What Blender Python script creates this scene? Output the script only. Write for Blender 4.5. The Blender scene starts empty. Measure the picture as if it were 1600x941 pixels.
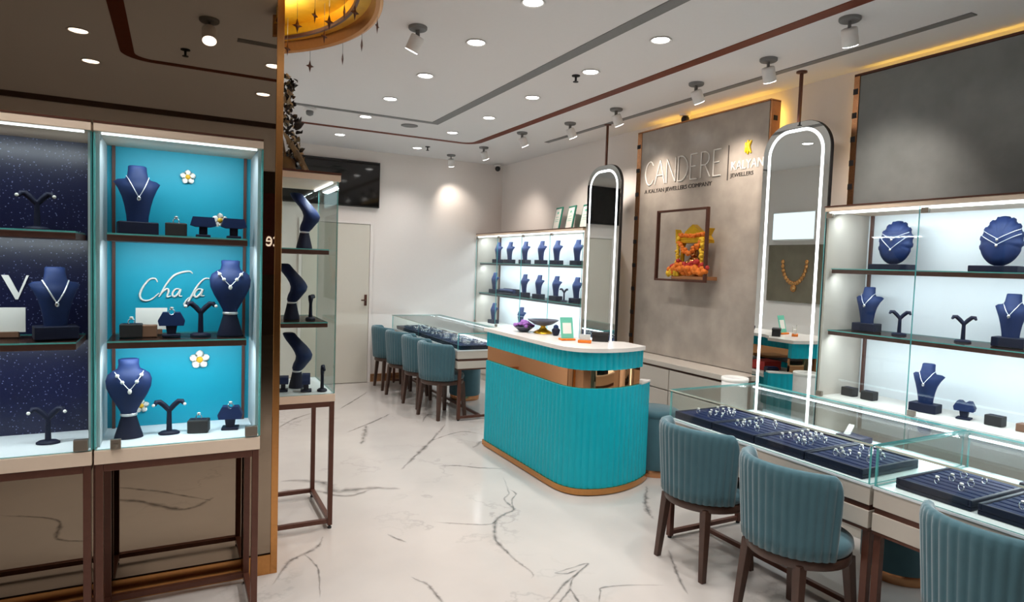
import bpy, bmesh, math, random
from mathutils import Vector, Matrix, Quaternion
random.seed(7)
PI = math.pi
SC = bpy.context.scene
COL = SC.collection
R = math.radians

# ------------------------------------------------------------------ materials
def s(r, g, b):
    f = lambda c: (c/255/12.92 if c/255 <= .04045 else ((c/255+.055)/1.055)**2.4)
    return (f(r), f(g), f(b), 1)

def mat(name, col, rough=.5, metal=0., spec=.5, var=.06, scale=40., bump=0., bscale=200., sheen=0., coat=0.):
    m = bpy.data.materials.new(name); m.use_nodes = True
    nt = m.node_tree; N = nt.nodes; L = nt.links
    p = N['Principled BSDF']
    tc = N.new('ShaderNodeTexCoord')
    nz = N.new('ShaderNodeTexNoise'); nz.inputs['Scale'].default_value = scale; nz.inputs['Detail'].default_value = 3
    L.new(tc.outputs['Object'], nz.inputs['Vector'])
    mx = N.new('ShaderNodeMix'); mx.data_type = 'RGBA'
    mx.inputs[6].default_value = tuple(c*(1-var) for c in col[:3])+(1,)
    mx.inputs[7].default_value = tuple(min(1, c*(1+var)) for c in col[:3])+(1,)
    L.new(nz.outputs['Fac'], mx.inputs[0]); L.new(mx.outputs[2], p.inputs['Base Color'])
    p.inputs['Roughness'].default_value = rough; p.inputs['Metallic'].default_value = metal
    p.inputs['Specular IOR Level'].default_value = spec
    if sheen: p.inputs['Sheen Weight'].default_value = sheen; p.inputs['Sheen Roughness'].default_value = .4
    if coat: p.inputs['Coat Weight'].default_value = coat
    if bump:
        n2 = N.new('ShaderNodeTexNoise'); n2.inputs['Scale'].default_value = bscale
        L.new(tc.outputs['Object'], n2.inputs['Vector'])
        b = N.new('ShaderNodeBump'); b.inputs['Strength'].default_value = bump; b.inputs['Distance'].default_value = .002
        L.new(n2.outputs['Fac'], b.inputs['Height']); L.new(b.outputs['Normal'], p.inputs['Normal'])
    return m

def emis(name, col, st):
    m = bpy.data.materials.new(name); m.use_nodes = True
    nt = m.node_tree; nt.nodes.clear()
    o = nt.nodes.new('ShaderNodeOutputMaterial'); e = nt.nodes.new('ShaderNodeEmission')
    e.inputs[0].default_value = col; e.inputs[1].default_value = st
    nt.links.new(e.outputs[0], o.inputs[0]); return m

def glass(name, tint=(.97, 1, .99, 1), base=.0, refl=1.):
    m = bpy.data.materials.new(name); m.use_nodes = True
    nt = m.node_tree; nt.nodes.clear(); N = nt.nodes; L = nt.links
    o = N.new('ShaderNodeOutputMaterial'); mx = N.new('ShaderNodeMixShader')
    t = N.new('ShaderNodeBsdfTransparent'); t.inputs[0].default_value = tint
    g = N.new('ShaderNodeBsdfGlossy'); g.inputs['Roughness'].default_value = .015; g.inputs[0].default_value = (refl, refl, refl, 1)
    lw = N.new('ShaderNodeLayerWeight'); pw = N.new('ShaderNodeMath'); pw.operation = 'POWER'; pw.inputs[1].default_value = 4.5
    f = N.new('ShaderNodeMath'); f.operation = 'MULTIPLY_ADD'; f.inputs[1].default_value = .85; f.inputs[2].default_value = .035
    lw.inputs[0].default_value = .5; L.new(lw.outputs['Facing'], pw.inputs[0]); L.new(pw.outputs[0], f.inputs[0])
    L.new(f.outputs[0], mx.inputs[0]); L.new(t.outputs[0], mx.inputs[1]); L.new(g.outputs[0], mx.inputs[2])
    L.new(mx.outputs[0], o.inputs[0]); return m

def mirror(name, col, rough=.01):
    m = bpy.data.materials.new(name); m.use_nodes = True
    nt = m.node_tree; nt.nodes.clear(); N = nt.nodes; L = nt.links
    o = N.new('ShaderNodeOutputMaterial'); g = N.new('ShaderNodeBsdfGlossy')
    g.inputs[0].default_value = col; g.inputs['Roughness'].default_value = rough
    L.new(g.outputs[0], o.inputs[0]); return m

M = {}
M['white'] = mat('white_paint', s(236, 229, 224), .6, var=.015)
M['ceil'] = mat('ceiling_paint', s(228, 226, 225), .75, var=.015)
M['lam'] = mat('beige_laminate', s(192, 183, 172), .35, var=.02)
M['topwhite'] = mat('white_marble_top', s(240, 234, 228), .2, var=.03, scale=4)
M['lamtop'] = mat('cabinet_white', s(226, 222, 216), .35, var=.02)
M['strip'] = mat('pale_beige_board', s(226, 205, 184), .45, var=.03)
M['side'] = mat('grey_white_panel', s(188, 194, 197), .4, var=.02)
M['shellw'] = mat('showcase_white', s(228, 234, 238), .35, var=.015)
M['wood'] = mat('dark_walnut', s(70, 46, 36), .4, var=.35, scale=18)
M['bronze'] = mat('brown_metal', s(92, 56, 44), .35, metal=.35, var=.15)
M['shelf'] = mat('shelf_brown', s(84, 50, 42), .4, var=.2)
M['shelfgrey'] = mat('shelf_grey', s(92, 94, 100), .4, var=.1)
M['trimred'] = mat('red_brown_trim', s(106, 46, 24), .55, spec=.25, var=.25, scale=15)
M['slot'] = mat('slot_grey', s(122, 122, 122), .6, var=.08)
M['gold'] = mat('brushed_gold', s(198, 142, 86), .22, metal=1., var=.12, scale=60)
M['rosegold'] = mat('rose_gold', s(206, 150, 108), .25, metal=.9, var=.12)
M['goldleaf'] = mat('gold_leaf', s(246, 178, 44), .3, metal=.8, var=.45, scale=9, bump=.4, bscale=30)
M['bandgold'] = mirror('polished_rose_gold_band', s(210, 158, 116), .03)
M['black'] = mat('black_plastic', s(18, 18, 20), .35)
M['blackm'] = mat('matt_black', s(30, 28, 30), .6)
M['tv'] = mat('tv_screen', s(6, 6, 8), .06, spec=.6)
M['navy'] = mat('navy_leatherette', s(15, 36, 80), .6, spec=.3, var=.25, scale=30, bump=.3, bscale=500)
M['navyd'] = mat('navy_dark', s(12, 18, 44), .6, spec=.3, var=.2)
M['foam'] = mat('navy_velvet', s(14, 27, 68), .8, spec=.2, var=.3, scale=60)
M['pearl'] = mat('pearl_white', s(235, 232, 225), .2, coat=.5)
M['silver'] = mat('silver', s(225, 225, 230), .15, metal=1., var=.05)
M['silvern'] = mat('silver_chain', s(232, 232, 235), .3, metal=.6, var=.05)
M['amethyst'] = mat('lilac_stone', s(170, 150, 220), .1, coat=1.)
M['chrome'] = mat('clip_steel', s(150, 140, 128), .3, metal=.8)
M['teal'] = mat('teal_lacquer', s(0, 168, 186), .4, spec=.3, var=.05, scale=6)
M['tealp'] = mat('turquoise_board', s(0, 156, 184), .5, var=.04, scale=5)
M['velvet'] = mat('blue_grey_velvet', s(60, 97, 108), .8, var=.12, scale=14, sheen=.5, bump=.15, bscale=400)
M['stone'] = mat('grey_stone_slab', s(170, 160, 150), .27, var=.38, scale=5, bump=.25, bscale=60)
M['stoned'] = mat('dark_grey_stone_slab', s(128, 132, 132), .45, var=.32, scale=5, bump=.25, bscale=60)
M['edge'] = mat('glass_edge_teal', s(96, 178, 176), .15, var=.15)
M['edgel'] = mat('glass_edge_pale', s(206, 206, 190), .15, var=.1)
M['glass'] = glass('clear_glass', refl=.55)
M['glassd'] = glass('clear_glass_door', refl=.4)
M['acryl'] = glass('acrylic', (.95, .97, .98, 1))
M['bmirror'] = mirror('bronze_mirror', (.30, .235, .175, 1), .012)
M['mirror'] = mirror('silver_mirror', (.72, .75, .74, 1), .006)
M['led'] = emis('led_white', (.93, .97, 1, 1), 3.2)
M['ledm'] = emis('led_mirror_band', (.95, .98, 1, 1), 4.0)
M['ledc'] = emis('led_cool', (.86, .94, 1, 1), 6.0)
M['ledw'] = emis('led_warm', (1, .62, .12, 1), 9.0)
M['lamp'] = emis('lamp_disc', (1, .97, .93, 1), 14.0)
M['whiteplas'] = mat('white_plastic', s(232, 229, 226), .4)
M['lightbox'] = emis('lightbox_white', (.8, .95, 1, 1), 1.6)
M['door'] = mat('door_cream', s(214, 209, 197), .5, var=.015)
M['paper'] = mat('paper_white', s(240, 238, 232), .7, var=.02)
M['green'] = mat('certificate_green', s(38, 128, 108), .5)
M['mint'] = mat('mint_print', s(110, 200, 175), .5)
M['orange'] = mat('marigold_orange', s(228, 120, 30), .7, var=.3, scale=80)
M['yellow'] = mat('marigold_yellow', s(240, 186, 40), .7, var=.3, scale=80)
M['red'] = mat('flower_red', s(180, 46, 40), .7, var=.3, scale=80)
M['logoyellow'] = mat('emblem_yellow', s(250, 205, 30), .4)
M['purple'] = mat('lilac_petal', s(150, 96, 176), .7, var=.3, scale=60)
M['bowl'] = mat('grey_dish', s(72, 76, 92), .3, var=.1)
M['petal'] = mat('white_petal', s(244, 240, 232), .6, var=.03)
M['petaly'] = mat('yellow_throat', s(232, 180, 40), .6)
M['brownbox'] = mat('brown_card', s(116, 82, 62), .6, var=.1)
M['olive'] = mat('poster_olive', s(112, 104, 86), .5, var=.35, scale=6)
M['kraft'] = mat('driftwood', s(124, 98, 66), .7, var=.4, scale=20)
M['leafd'] = mat('dark_dried_leaf', s(52, 46, 46), .6, var=.5, scale=30)
M['leafl'] = mat('pale_dried_leaf', s(168, 150, 120), .7, var=.3, scale=30)
M['letter'] = mat('letter_ivory', s(240, 236, 230), .35, var=.02)
M['letterd'] = mat('letter_dark', s(70, 62, 58), .5)
M['folder'] = mat('blue_folder', s(30, 110, 190), .5)
M['mallwall'] = mat('mall_facade', s(92, 74, 60), .4, var=.3, scale=3)
M['mallred'] = mat('mall_red_panel', s(120, 50, 40), .4, var=.5, scale=6)
M['lettermall'] = emis('mall_lettering', (1, .98, .95, 1), 3.0)

# navy glitter board (surface pattern: small bright flecks)
def glitter():
    m = mat('navy_glitter_board', s(18, 22, 54), .3, var=.5, scale=4)
    nt = m.node_tree; N = nt.nodes; L = nt.links; p = N['Principled BSDF']
    tc = N.new('ShaderNodeTexCoord'); v = N.new('ShaderNodeTexVoronoi'); v.inputs['Scale'].default_value = 85
    L.new(tc.outputs['Object'], v.inputs['Vector'])
    r = N.new('ShaderNodeValToRGB'); r.color_ramp.elements[0].position = .0; r.color_ramp.elements[0].color = (1, 1, 1, 1)
    r.color_ramp.elements[1].position = .23; r.color_ramp.elements[1].color = (0, 0, 0, 1)
    L.new(v.outputs['Distance'], r.inputs[0])
    mx = N.new('ShaderNodeMix'); mx.data_type = 'RGBA'
    src = p.inputs['Base Color'].links[0].from_socket
    L.new(src, mx.inputs[6]); mx.inputs[7].default_value = s(150, 155, 200); L.new(r.outputs[0], mx.inputs[0])
    L.new(mx.outputs[2], p.inputs['Base Color']); return m
M['glitter'] = glitter()

# veined marble tile floor
def marble():
    m = bpy.data.materials.new('white_marble'); m.use_nodes = True
    nt = m.node_tree; N = nt.nodes; L = nt.links; p = N['Principled BSDF']
    tc = N.new('ShaderNodeTexCoord')
    w = N.new('ShaderNodeTexNoise'); w.inputs['Scale'].default_value = 1.1; w.inputs['Detail'].default_value = 6; w.inputs['Roughness'].default_value = .6
    L.new(tc.outputs['Object'], w.inputs['Vector'])
    a = N.new('ShaderNodeMath'); a.operation = 'SUBTRACT'; a.inputs[1].default_value = .5; L.new(w.outputs['Fac'], a.inputs[0])
    b = N.new('ShaderNodeMath'); b.operation = 'ABSOLUTE'; L.new(a.outputs[0], b.inputs[0])
    r = N.new('ShaderNodeValToRGB'); e = r.color_ramp.elements
    e[0].position = 0; e[0].color = (1, 1, 1, 1); e[1].position = .014; e[1].color = (0, 0, 0, 1)
    L.new(b.outputs[0], r.inputs[0])
    n2 = N.new('ShaderNodeTexNoise'); n2.inputs['Scale'].default_value = .9; L.new(tc.outputs['Object'], n2.inputs['Vector'])
    r2 = N.new('ShaderNodeValToRGB'); r2.color_ramp.elements[0].position = .5; r2.color_ramp.elements[1].position = .75
    L.new(n2.outputs['Fac'], r2.inputs[0])
    mu = N.new('ShaderNodeMath'); mu.operation = 'MULTIPLY'; L.new(r.outputs[0], mu.inputs[0]); L.new(r2.outputs[0], mu.inputs[1])
    m2 = N.new('ShaderNodeMath'); m2.operation = 'MULTIPLY'; L.new(mu.outputs[0], m2.inputs[0]); m2.inputs[1].default_value = .55
    n3 = N.new('ShaderNodeTexNoise'); n3.inputs['Scale'].default_value = 1.6; n3.inputs['Detail'].default_value = 5; L.new(tc.outputs['Object'], n3.inputs['Vector'])
    base = N.new('ShaderNodeMix'); base.data_type = 'RGBA'
    base.inputs[6].default_value = s(178, 172, 168); base.inputs[7].default_value = s(206, 199, 193); L.new(n3.outputs['Fac'], base.inputs[0])
    mx = N.new('ShaderNodeMix'); mx.data_type = 'RGBA'; L.new(base.outputs[2], mx.inputs[6]); mx.inputs[7].default_value = s(120, 116, 114)
    L.new(m2.outputs[0], mx.inputs[0]); L.new(mx.outputs[2], p.inputs['Base Color'])
    p.inputs['Roughness'].default_value = .13; p.inputs['Specular IOR Level'].default_value = .5
    return m
M['marble'] = marble()
def veinmat():
    m = mat('grey_vein', s(128, 123, 120), .13, var=.1)
    nt = m.node_tree; N = nt.nodes; L = nt.links; p = N['Principled BSDF']
    tc = N.new('ShaderNodeTexCoord'); n = N.new('ShaderNodeTexNoise'); n.inputs['Scale'].default_value = 16; n.inputs['Detail'].default_value = 6
    L.new(tc.outputs['Object'], n.inputs['Vector'])
    r = N.new('ShaderNodeValToRGB'); r.color_ramp.elements[0].position = .32; r.color_ramp.elements[0].color = (.25, .25, .25, 1)
    r.color_ramp.elements[1].position = .66; r.color_ramp.elements[1].color = (.95, .95, .95, 1)
    L.new(n.outputs['Fac'], r.inputs[0]); at = N.new('ShaderNodeAttribute'); at.attribute_name = 'vein'
    mu = N.new('ShaderNodeMath'); mu.operation = 'MULTIPLY'; L.new(r.outputs[0], mu.inputs[0]); L.new(at.outputs['Fac'], mu.inputs[1])
    L.new(mu.outputs[0], p.inputs['Alpha']); return m
M['vein'] = veinmat()

# ------------------------------------------------------------------ mesh builder
class MB:
    def __init__(self): self.v = []; self.f = []; self.m = []; self.sm = []
    def add(self, vs, fs, mi=0, smooth=False):
        b = len(self.v); self.v += [tuple(p) for p in vs]
        for q in fs: self.f.append(tuple(b+i for i in q)); self.m.append(mi); self.sm.append(smooth)
        return self
    def box(self, x0, x1, y0, y1, z0, z1, mi=0):
        vs = [(x, y, z) for z in (z0, z1) for y in (y0, y1) for x in (x0, x1)]
        return self.add(vs, [(0, 2, 3, 1), (4, 5, 7, 6), (0, 1, 5, 4), (2, 6, 7, 3), (0, 4, 6, 2), (1, 3, 7, 5)], mi)
    def pane(self, x0, x1, y0, y1, z0, z1, mi=0, me=1):
        """thin glass sheet: the two big faces are glass, the narrow ones the tinted edge"""
        d = [x1-x0, y1-y0, z1-z0]; a = d.index(min(d))
        vs = [(x, y, z) for z in (z0, z1) for y in (y0, y1) for x in (x0, x1)]
        fs = [((0, 2, 3, 1), 2), ((4, 5, 7, 6), 2), ((0, 1, 5, 4), 1), ((2, 6, 7, 3), 1), ((0, 4, 6, 2), 0), ((1, 3, 7, 5), 0)]
        b = len(self.v); self.v += vs
        for q, ax in fs: self.f.append(tuple(b+i for i in q)); self.m.append(mi if ax == a else me); self.sm.append(False)
        return self
    def hexa(self, bot, top, mi=0):
        return self.add(list(bot)+list(top), [(3, 2, 1, 0), (4, 5, 6, 7), (0, 1, 5, 4), (1, 2, 6, 5), (2, 3, 7, 6), (3, 0, 4, 7)], mi)
    def loft(self, rings, mi=0, smooth=True, cap=True, closed=True):
        n = len(rings[0]); vs = [p for r in rings for p in r]; fs = []
        for i in range(len(rings)-1):
            for j in range(n if closed else n-1):
                k = (j+1) % n; fs.append((i*n+j, i*n+k, (i+1)*n+k, (i+1)*n+j))
        self.add(vs, fs, mi, smooth)
        if cap:
            self.add(rings[0], [tuple(range(n))[::-1]], mi, False); self.add(rings[-1], [tuple(range(n))], mi, False)
        return self
    def lathe(self, prof, c=(0, 0, 0), n=24, mi=0, smooth=True, cap=True, sx=1, sy=1):
        rings = [[(c[0]+r*sx*math.cos(2*PI*k/n), c[1]+r*sy*math.sin(2*PI*k/n), c[2]+z) for k in range(n)] for r, z in prof]
        return self.loft(rings, mi, smooth, cap)
    def tube(self, pts, r, n=8, mi=0, closed=False, cap=True):
        P = [Vector(p) for p in pts]; rs = r if isinstance(r, (list, tuple)) else [r]*len(P)
        rings = []; up = None
        for i, p in enumerate(P):
            a = P[i-1] if (i > 0 or closed) else P[i]; b = P[(i+1) % len(P)] if (i < len(P)-1 or closed) else P[i]
            t = (b-a).normalized() if (b-a).length > 1e-9 else Vector((0, 0, 1))
            if up is None: up = Vector((0, 0, 1)) if abs(t.z) < .9 else Vector((1, 0, 0))
            x = up-t*up.dot(t)
            if x.length < 1e-4: x = t.orthogonal()
            x.normalize(); up = x; y = t.cross(x)
            rings.append([tuple(p+(x*math.cos(2*PI*k/n)+y*math.sin(2*PI*k/n))*rs[i]) for k in range(n)])
        if closed: rings.append(rings[0])
        return self.loft(rings, mi, True, cap and not closed)
    def prism(self, poly, z0, z1, mi=0, ax='z', smooth=False):
        """polygon extruded along an axis: poly in (x,y) for z, (x,z) for y, (y,z) for x"""
        f = {'z': lambda p, t: (p[0], p[1], t), 'y': lambda p, t: (p[0], t, p[1]), 'x': lambda p, t: (t, p[0], p[1])}[ax]
        return self.loft([[f(p, z0) for p in poly], [f(p, z1) for p in poly]], mi, smooth, True)
    def ball(self, c, r, n=10, mi=0, sx=1, sy=1, sz=1):
        prof = [(max(1e-4, r*math.sin(PI*k/n)), -r*sz*math.cos(PI*k/n)) for k in range(n+1)]
        return self.lathe(prof, c, max(8, n), mi, True, False, sx, sy)
    def build(self, name, mats, parent=None, bevel=0., loc=None, rotz=0., seg=2):
        me = bpy.data.meshes.new(name); me.from_pydata(self.v, [], self.f)
        if not isinstance(mats, (list, tuple)): mats = [mats]
        for mt in mats: me.materials.append(M[mt] if isinstance(mt, str) else mt)
        me.polygons.foreach_set('material_index', self.m); me.polygons.foreach_set('use_smooth', self.sm)
        bm = bmesh.new(); bm.from_mesh(me); bmesh.ops.recalc_face_normals(bm, faces=bm.faces); bm.to_mesh(me); bm.free()
        me.update()
        o = bpy.data.objects.new(name, me); COL.objects.link(o)
        if parent is not None: o.parent = parent
        if loc is not None: o.location = loc
        o.rotation_euler = (0, 0, rotz)
        if bevel:
            b = o.modifiers.new('bevel', 'BEVEL'); b.width = bevel; b.segments = seg; b.limit_method = 'ANGLE'; b.angle_limit = R(40)
        return o

def tag(o, label, cat, group=None):
    o['label'] = label; o['category'] = cat
    if group: o['group'] = group
    return o
def thing(name, label, cat, loc=(0, 0, 0), rotz=0., group=None):
    o = bpy.data.objects.new(name, None); COL.objects.link(o); o.empty_display_size = .1
    o.location = loc; o.rotation_euler = (0, 0, rotz); return tag(o, label, cat, group)
def struct(o, label=None):
    o['kind'] = 'structure'
    if label: o['label'] = label
    return o
KIDS = {}
def kids(o): return [c for c in bpy.data.objects if c.parent == o]
def dup(root, loc, rotz, label, group=None):
    if root.name not in KIDS: KIDS[root.name] = [(c, kids(c)) for c in kids(root)]
    r = root.copy(); COL.objects.link(r); r.location = loc; r.rotation_euler = (0, 0, rotz); r['label'] = label
    if group: r['group'] = group
    for c, gs in KIDS[root.name]:
        d = c.copy(); COL.objects.link(d); d.parent = r
        for g in gs:
            e = g.copy(); COL.objects.link(e); e.parent = d
    return r
def place(protos, key, maker, loc, rotz, label, group=None):
    """first call builds the kind, later calls copy it"""
    if key not in protos:
        o = maker(); o.location = loc; o.rotation_euler = (0, 0, rotz); o['label'] = label
        if group: o['group'] = group
        protos[key] = o; return o
    return dup(protos[key], loc, rotz, label, group)
PROTO = {}
def area(name, loc, sx, sy, power, rot=(0, 0, 0), col=(1, 1, 1), spread=PI):
    l = bpy.data.lights.new(name, 'AREA'); l.shape = 'RECTANGLE'; l.size = sx; l.size_y = sy; l.energy = power; l.color = col; l.spread = spread
    o = bpy.data.objects.new(name, l); COL.objects.link(o); o.location = loc; o.rotation_euler = rot; return o
def text(body, size, name, mt, loc, rot, parent=None, depth=.002, sx=1., align='LEFT', shear=0.):
    c = bpy.data.curves.new(name, 'FONT'); c.body = body; c.size = size; c.extrude = depth; c.align_x = align; c.shear = shear
    c.materials.append(M[mt]); t = bpy.data.objects.new(name+'_curve', c); COL.objects.link(t)
    dg = bpy.context.evaluated_depsgraph_get(); me = bpy.data.meshes.new_from_object(t.evaluated_get(dg)); me.name = name
    bpy.data.objects.remove(t); bpy.data.curves.remove(c)
    o = bpy.data.objects.new(name, me); COL.objects.link(o); o.parent = parent
    o.location = loc; o.rotation_euler = rot; o.scale = (sx, 1, 1); return o
def crom(pts, k=8, closed=False):
    P = [Vector(p) for p in pts]; n = len(P); out = []
    for i in range(n if closed else n-1):
        p0, p1, p2, p3 = (P[(i-1) % n] if closed or i > 0 else P[i]), P[i], P[(i+1) % n], (P[(i+2) % n] if closed or i+2 < n else P[(i+1) % n])
        for j in range(k):
            t = j/k
            out.append(.5*((2*p1)+(p2-p0)*t+(2*p0-5*p1+4*p2-p3)*t*t+(3*p1-p0-3*p2+p3)*t**3))
    if not closed: out.append(P[-1])
    return out
def rrect(w, h, r, n=8, only_top=False, cx=0, cz=0):
    """rounded rectangle outline, centre (cx,cz)"""
    pts = []
    for (sx, sz, a0) in ((1, 1, 0), (-1, 1, 90), (-1, -1, 180), (1, -1, 270)):
        rr = r if (sz > 0 or not only_top) else .004
        for k in range(n+1):
            a = R(a0+90*k/n)
            pts.append((cx+sx*(w/2-rr)+rr*math.cos(a), cz+sz*(h/2-rr)+rr*math.sin(a)))
    return pts

# ------------------------------------------------------------------ room shell
ZC = 2.925; YB = 8.04; XR = 4.02; XL = .36
VEINS = [
('a', .012, [(2.133, 4.099), (2.02, 3.789), (1.938, 3.694), (1.921, 3.578), (1.908, 3.501), (1.831, 3.466), (1.739, 3.406), (1.674, 3.3), (1.603, 3.139), (1.597, 3.009), (1.592, 2.888), (1.6, 2.783), (1.6, 2.716), (1.571, 2.671)]),
('a2', .007, [(1.908, 3.501), (1.974, 3.654), (2.054, 3.749), (2.053, 3.843)]),
('b', .022, [(1.497, 4.525), (1.735, 4.848), (1.978, 5.177), (2.293, 5.655)]),
('c', .018, [(1.368, 5.698), (1.597, 5.907), (1.938, 6.253)]), ('c2', .03, [(1.597, 5.907), (1.494, 5.559), (1.391, 5.273)]),
('d', .05, [(0.657, 4.59), (0.895, 4.479), (0.956, 4.25), (1.171, 4.229), (1.359, 4.125)]),
('d2', .03, [(0.631, 4.409), (0.82, 4.306), (0.995, 4.144), (1.177, 4.186)]),
('e', .012, [(1.776, 4.496), (1.922, 4.455), (2.04, 4.359), (2.232, 4.25)]),
('f', .012, [(0.732, 3.567), (0.702, 3.481), (0.662, 3.43), (0.602, 3.39), (0.552, 3.356), (0.512, 3.319), (0.469, 3.234), (0.409, 3.115)]),
('f2', .006, [(0.602, 3.39), (0.629, 3.268), (0.632, 3.155), (0.59, 2.907)]),
('g', .009, [(1.032, 2.93), (1.056, 2.877), (1.08, 2.833), (1.083, 2.771), (1.085, 2.718), (1.087, 2.649), (1.086, 2.538)]),
('h', .008, [(1.705, 2.677), (1.803, 2.687), (1.924, 2.696), (1.799, 2.621), (1.68, 2.554), (1.609, 2.498), (1.517, 2.433), (1.385, 2.347)]),
('h2', .007, [(1.924, 2.696), (1.759, 2.589), (1.689, 2.509), (1.615, 2.451), (1.489, 2.357)]),
('h3', .008, [(1.689, 2.509), (1.679, 2.455), (1.663, 2.392), (1.634, 2.292)]), ('h4', .006, [(1.705, 2.677), (1.758, 2.647), (1.845, 2.661)]),
('i', .006, [(1.737, 2.335), (1.811, 2.428), (1.842, 2.455), (1.97, 2.425), (2.143, 2.349)]),
('j', .01, [(2.432, 2.649), (2.348, 2.519), (2.265, 2.387), (2.183, 2.231)]),
('k', .025, [(2.995, 3.515), (2.868, 3.375), (2.751, 3.234), (2.68, 3.11), (2.645, 3.025)]),  # this smudge among the veins paints the shadow beside the desk end
('l', .006, [(1.375, 3.518), (1.512, 3.429), (1.659, 3.357), (1.727, 3.39)]),
('m', .02, [(0.846, 6.08), (1.018, 6.353), (1.236, 6.558)]), ('n', .008, [(1.071, 3.459), (1.102, 3.381), (1.136, 3.313)]),
('o', .01, [(1.951, 5.166), (2.336, 5.364), (2.494, 5.187)]), ('p', .015, [(1.504, 6.615), (1.77, 7.02), (2.022, 7.425)]),
('q', .01, [(2.408, 5.857), (2.294, 6.098), (2.126, 5.821)]), ('r', .03, [(2.235, 4.85), (2.394, 4.999), (2.371, 4.699)]),
# in front of the shop window, seen in the bronze mirror
('s', .03, [(-.5, 1.75), (-.2, 1.95), (.05, 2.2), (.22, 2.05)]), ('s2', .015, [(-.45, 1.55), (-.1, 1.8), (.2, 2.1)]), ('t', .012, [(-.9, 1.9), (-.6, 2.1), (-.55, 2.4), (-.35, 2.5)])]
def floor():
    b = MB()
    b.add([(-6, -9, 0), (XR+2.5, -9, 0), (XR+2.5, YB+.2, 0), (-6, YB+.2, 0)], [(0, 1, 2, 3)])
    W = [0., 0., 0., 0.]
    for i, (n, w, pts) in enumerate(VEINS):
        rnd = random.Random(i*13+1)
        P = crom([(x, y, 0) for x, y in pts], 7)
        z = .0008+.00004*i; m = len(P); vs = []; wl = []
        for k, p in enumerate(P):
            t = (P[min(k+1, m-1)]-P[max(k-1, 0)]).normalized(); nrm = Vector((-t.y, t.x, 0))
            f = math.sin(PI*min(1, max(0, (k+.6)/m)))**.5
            ww = w*(1.5 if w < .015 else 1.1)*f*rnd.uniform(.6, 1.3); j = nrm*rnd.uniform(-.25, .25)*w
            for e in (-1, -.45, 0, .45, 1): q = p+j+nrm*ww*e; vs.append((q.x, q.y, z)); wl.append({-1: 0., -.45: .45, 0: 1., .45: .45, 1: 0.}[e]*f)
        b.add(vs, [(5*k+c, 5*k+c+1, 5*k+c+6, 5*k+c+5) for k in range(m-1) for c in range(4)], 1); W += wl
    o = b.build('floor', ['marble', 'vein']); at = o.data.attributes.new('vein', 'FLOAT', 'POINT'); at.data.foreach_set('value', W)
    return struct(o, 'polished white marble floor with grey veins')
floor()
struct(MB().box(-6, XR+.15, -.75, YB+.15, ZC, ZC+.12).build('ceiling', 'ceil'), 'flat white ceiling of the shop')
struct(MB().box(-.2, XR+.15, YB, YB+.12, 0, ZC).build('wall_back', 'white'), 'white back wall with the door')
struct(MB().box(XR, XR+.12, -.75, YB, 0, ZC).build('wall_right', 'white'), 'white wall behind the lit showcases')
struct(MB().box(XL-.12, XL, 3.66, YB, 0, ZC).build('wall_left', 'white'), 'white wall behind the bronze mirror')
struct(MB().box(-6, XR, -.74, -.62, 2.45, ZC).build('wall_front', 'white'), 'bulkhead over the shop entrance')
struct(MB().box(XL, 2.6, YB-.018, YB, 0, .1).build('baseboard_back', 'rosegold', bevel=.003), 'copper baseboard under the back wall')

struct(MB().box(-6, XR, -.62, -.60, ZC-.05, ZC).build('trim_4', 'wood'), 'dark trim along the entrance bulkhead')
# bronze mirror pillar
p = thing('mirror_pillar', 'tall bronze tinted mirror pillar with gold edges behind the shop window cabinets', 'pillar', (-.58, 3.24, 0)); struct(p)
MB().box(-1.02, 1.024, .01, .40, 0, ZC).build('core', 'blackm', p)
MB().box(-1.02, .995, 0, .012, .105, ZC-.002).build('mirror_panel', 'bmirror', p)
MB().box(.995, 1.027, -.006, .02, 0, ZC-.002).box(1.0255, 1.031, .02, .40, 0, ZC-.002).build('gold_edge', 'gold', p, bevel=.002)
MB().box(-1.02, .995, -.006, .012, 0, .1).build('gold_skirting', 'gold', p, bevel=.002)

# ceiling grooves: loops of strip set in the ceiling
def loop_strip(name, x0, x1, y0, y1, w, r, m, label, z=ZC-.004, h=.008, wy=None):
    wy = wy or w
    outer = [(x, y) for x, y in rrect(x1-x0, y1-y0, r, 8, False, (x0+x1)/2, (y0+y1)/2)]
    inner = [(x, y) for x, y in rrect(x1-x0-2*w, y1-y0-2*wy, max(.02, r-w), 8, False, (x0+x1)/2, (y0+y1)/2)]
    n = len(outer); b = MB()
    rings = [[(x, y, z+h) for x, y in outer], [(x, y, z) for x, y in outer], [(x, y, z) for x, y in inner], [(x, y, z+h) for x, y in inner]]
    vs = [q for r_ in rings for q in r_]; fs = []
    for i in range(3):
        for j in range(n): k = (j+1) % n; fs.append((i*n+j, i*n+k, (i+1)*n+k, (i+1)*n+j))
    b.add(vs, fs); return struct(b.build(name, m), label)
loop_strip('trim_1', -.345, 3.055, 1.08, 6.86, .085, .2, 'trimred', 'red brown band looping round the ceiling', wy=.07)
struct(MB().box(.34, 2.215, 1.93, 2.0, ZC-.004, ZC+.004).box(2.215, 2.30, 1.93, 6.08, ZC-.004, ZC+.004).box(.45, 2.215, 6.01, 6.08, ZC-.004, ZC+.004).build('trim_2', 'slot'), 'grey air slot running round the ceiling')
struct(MB().box(3.60, 3.655, 1.9, 6.2, ZC-.005, ZC+.004).build('trim_3', 'slot'), 'long grey air slot beside the showcases')

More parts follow.
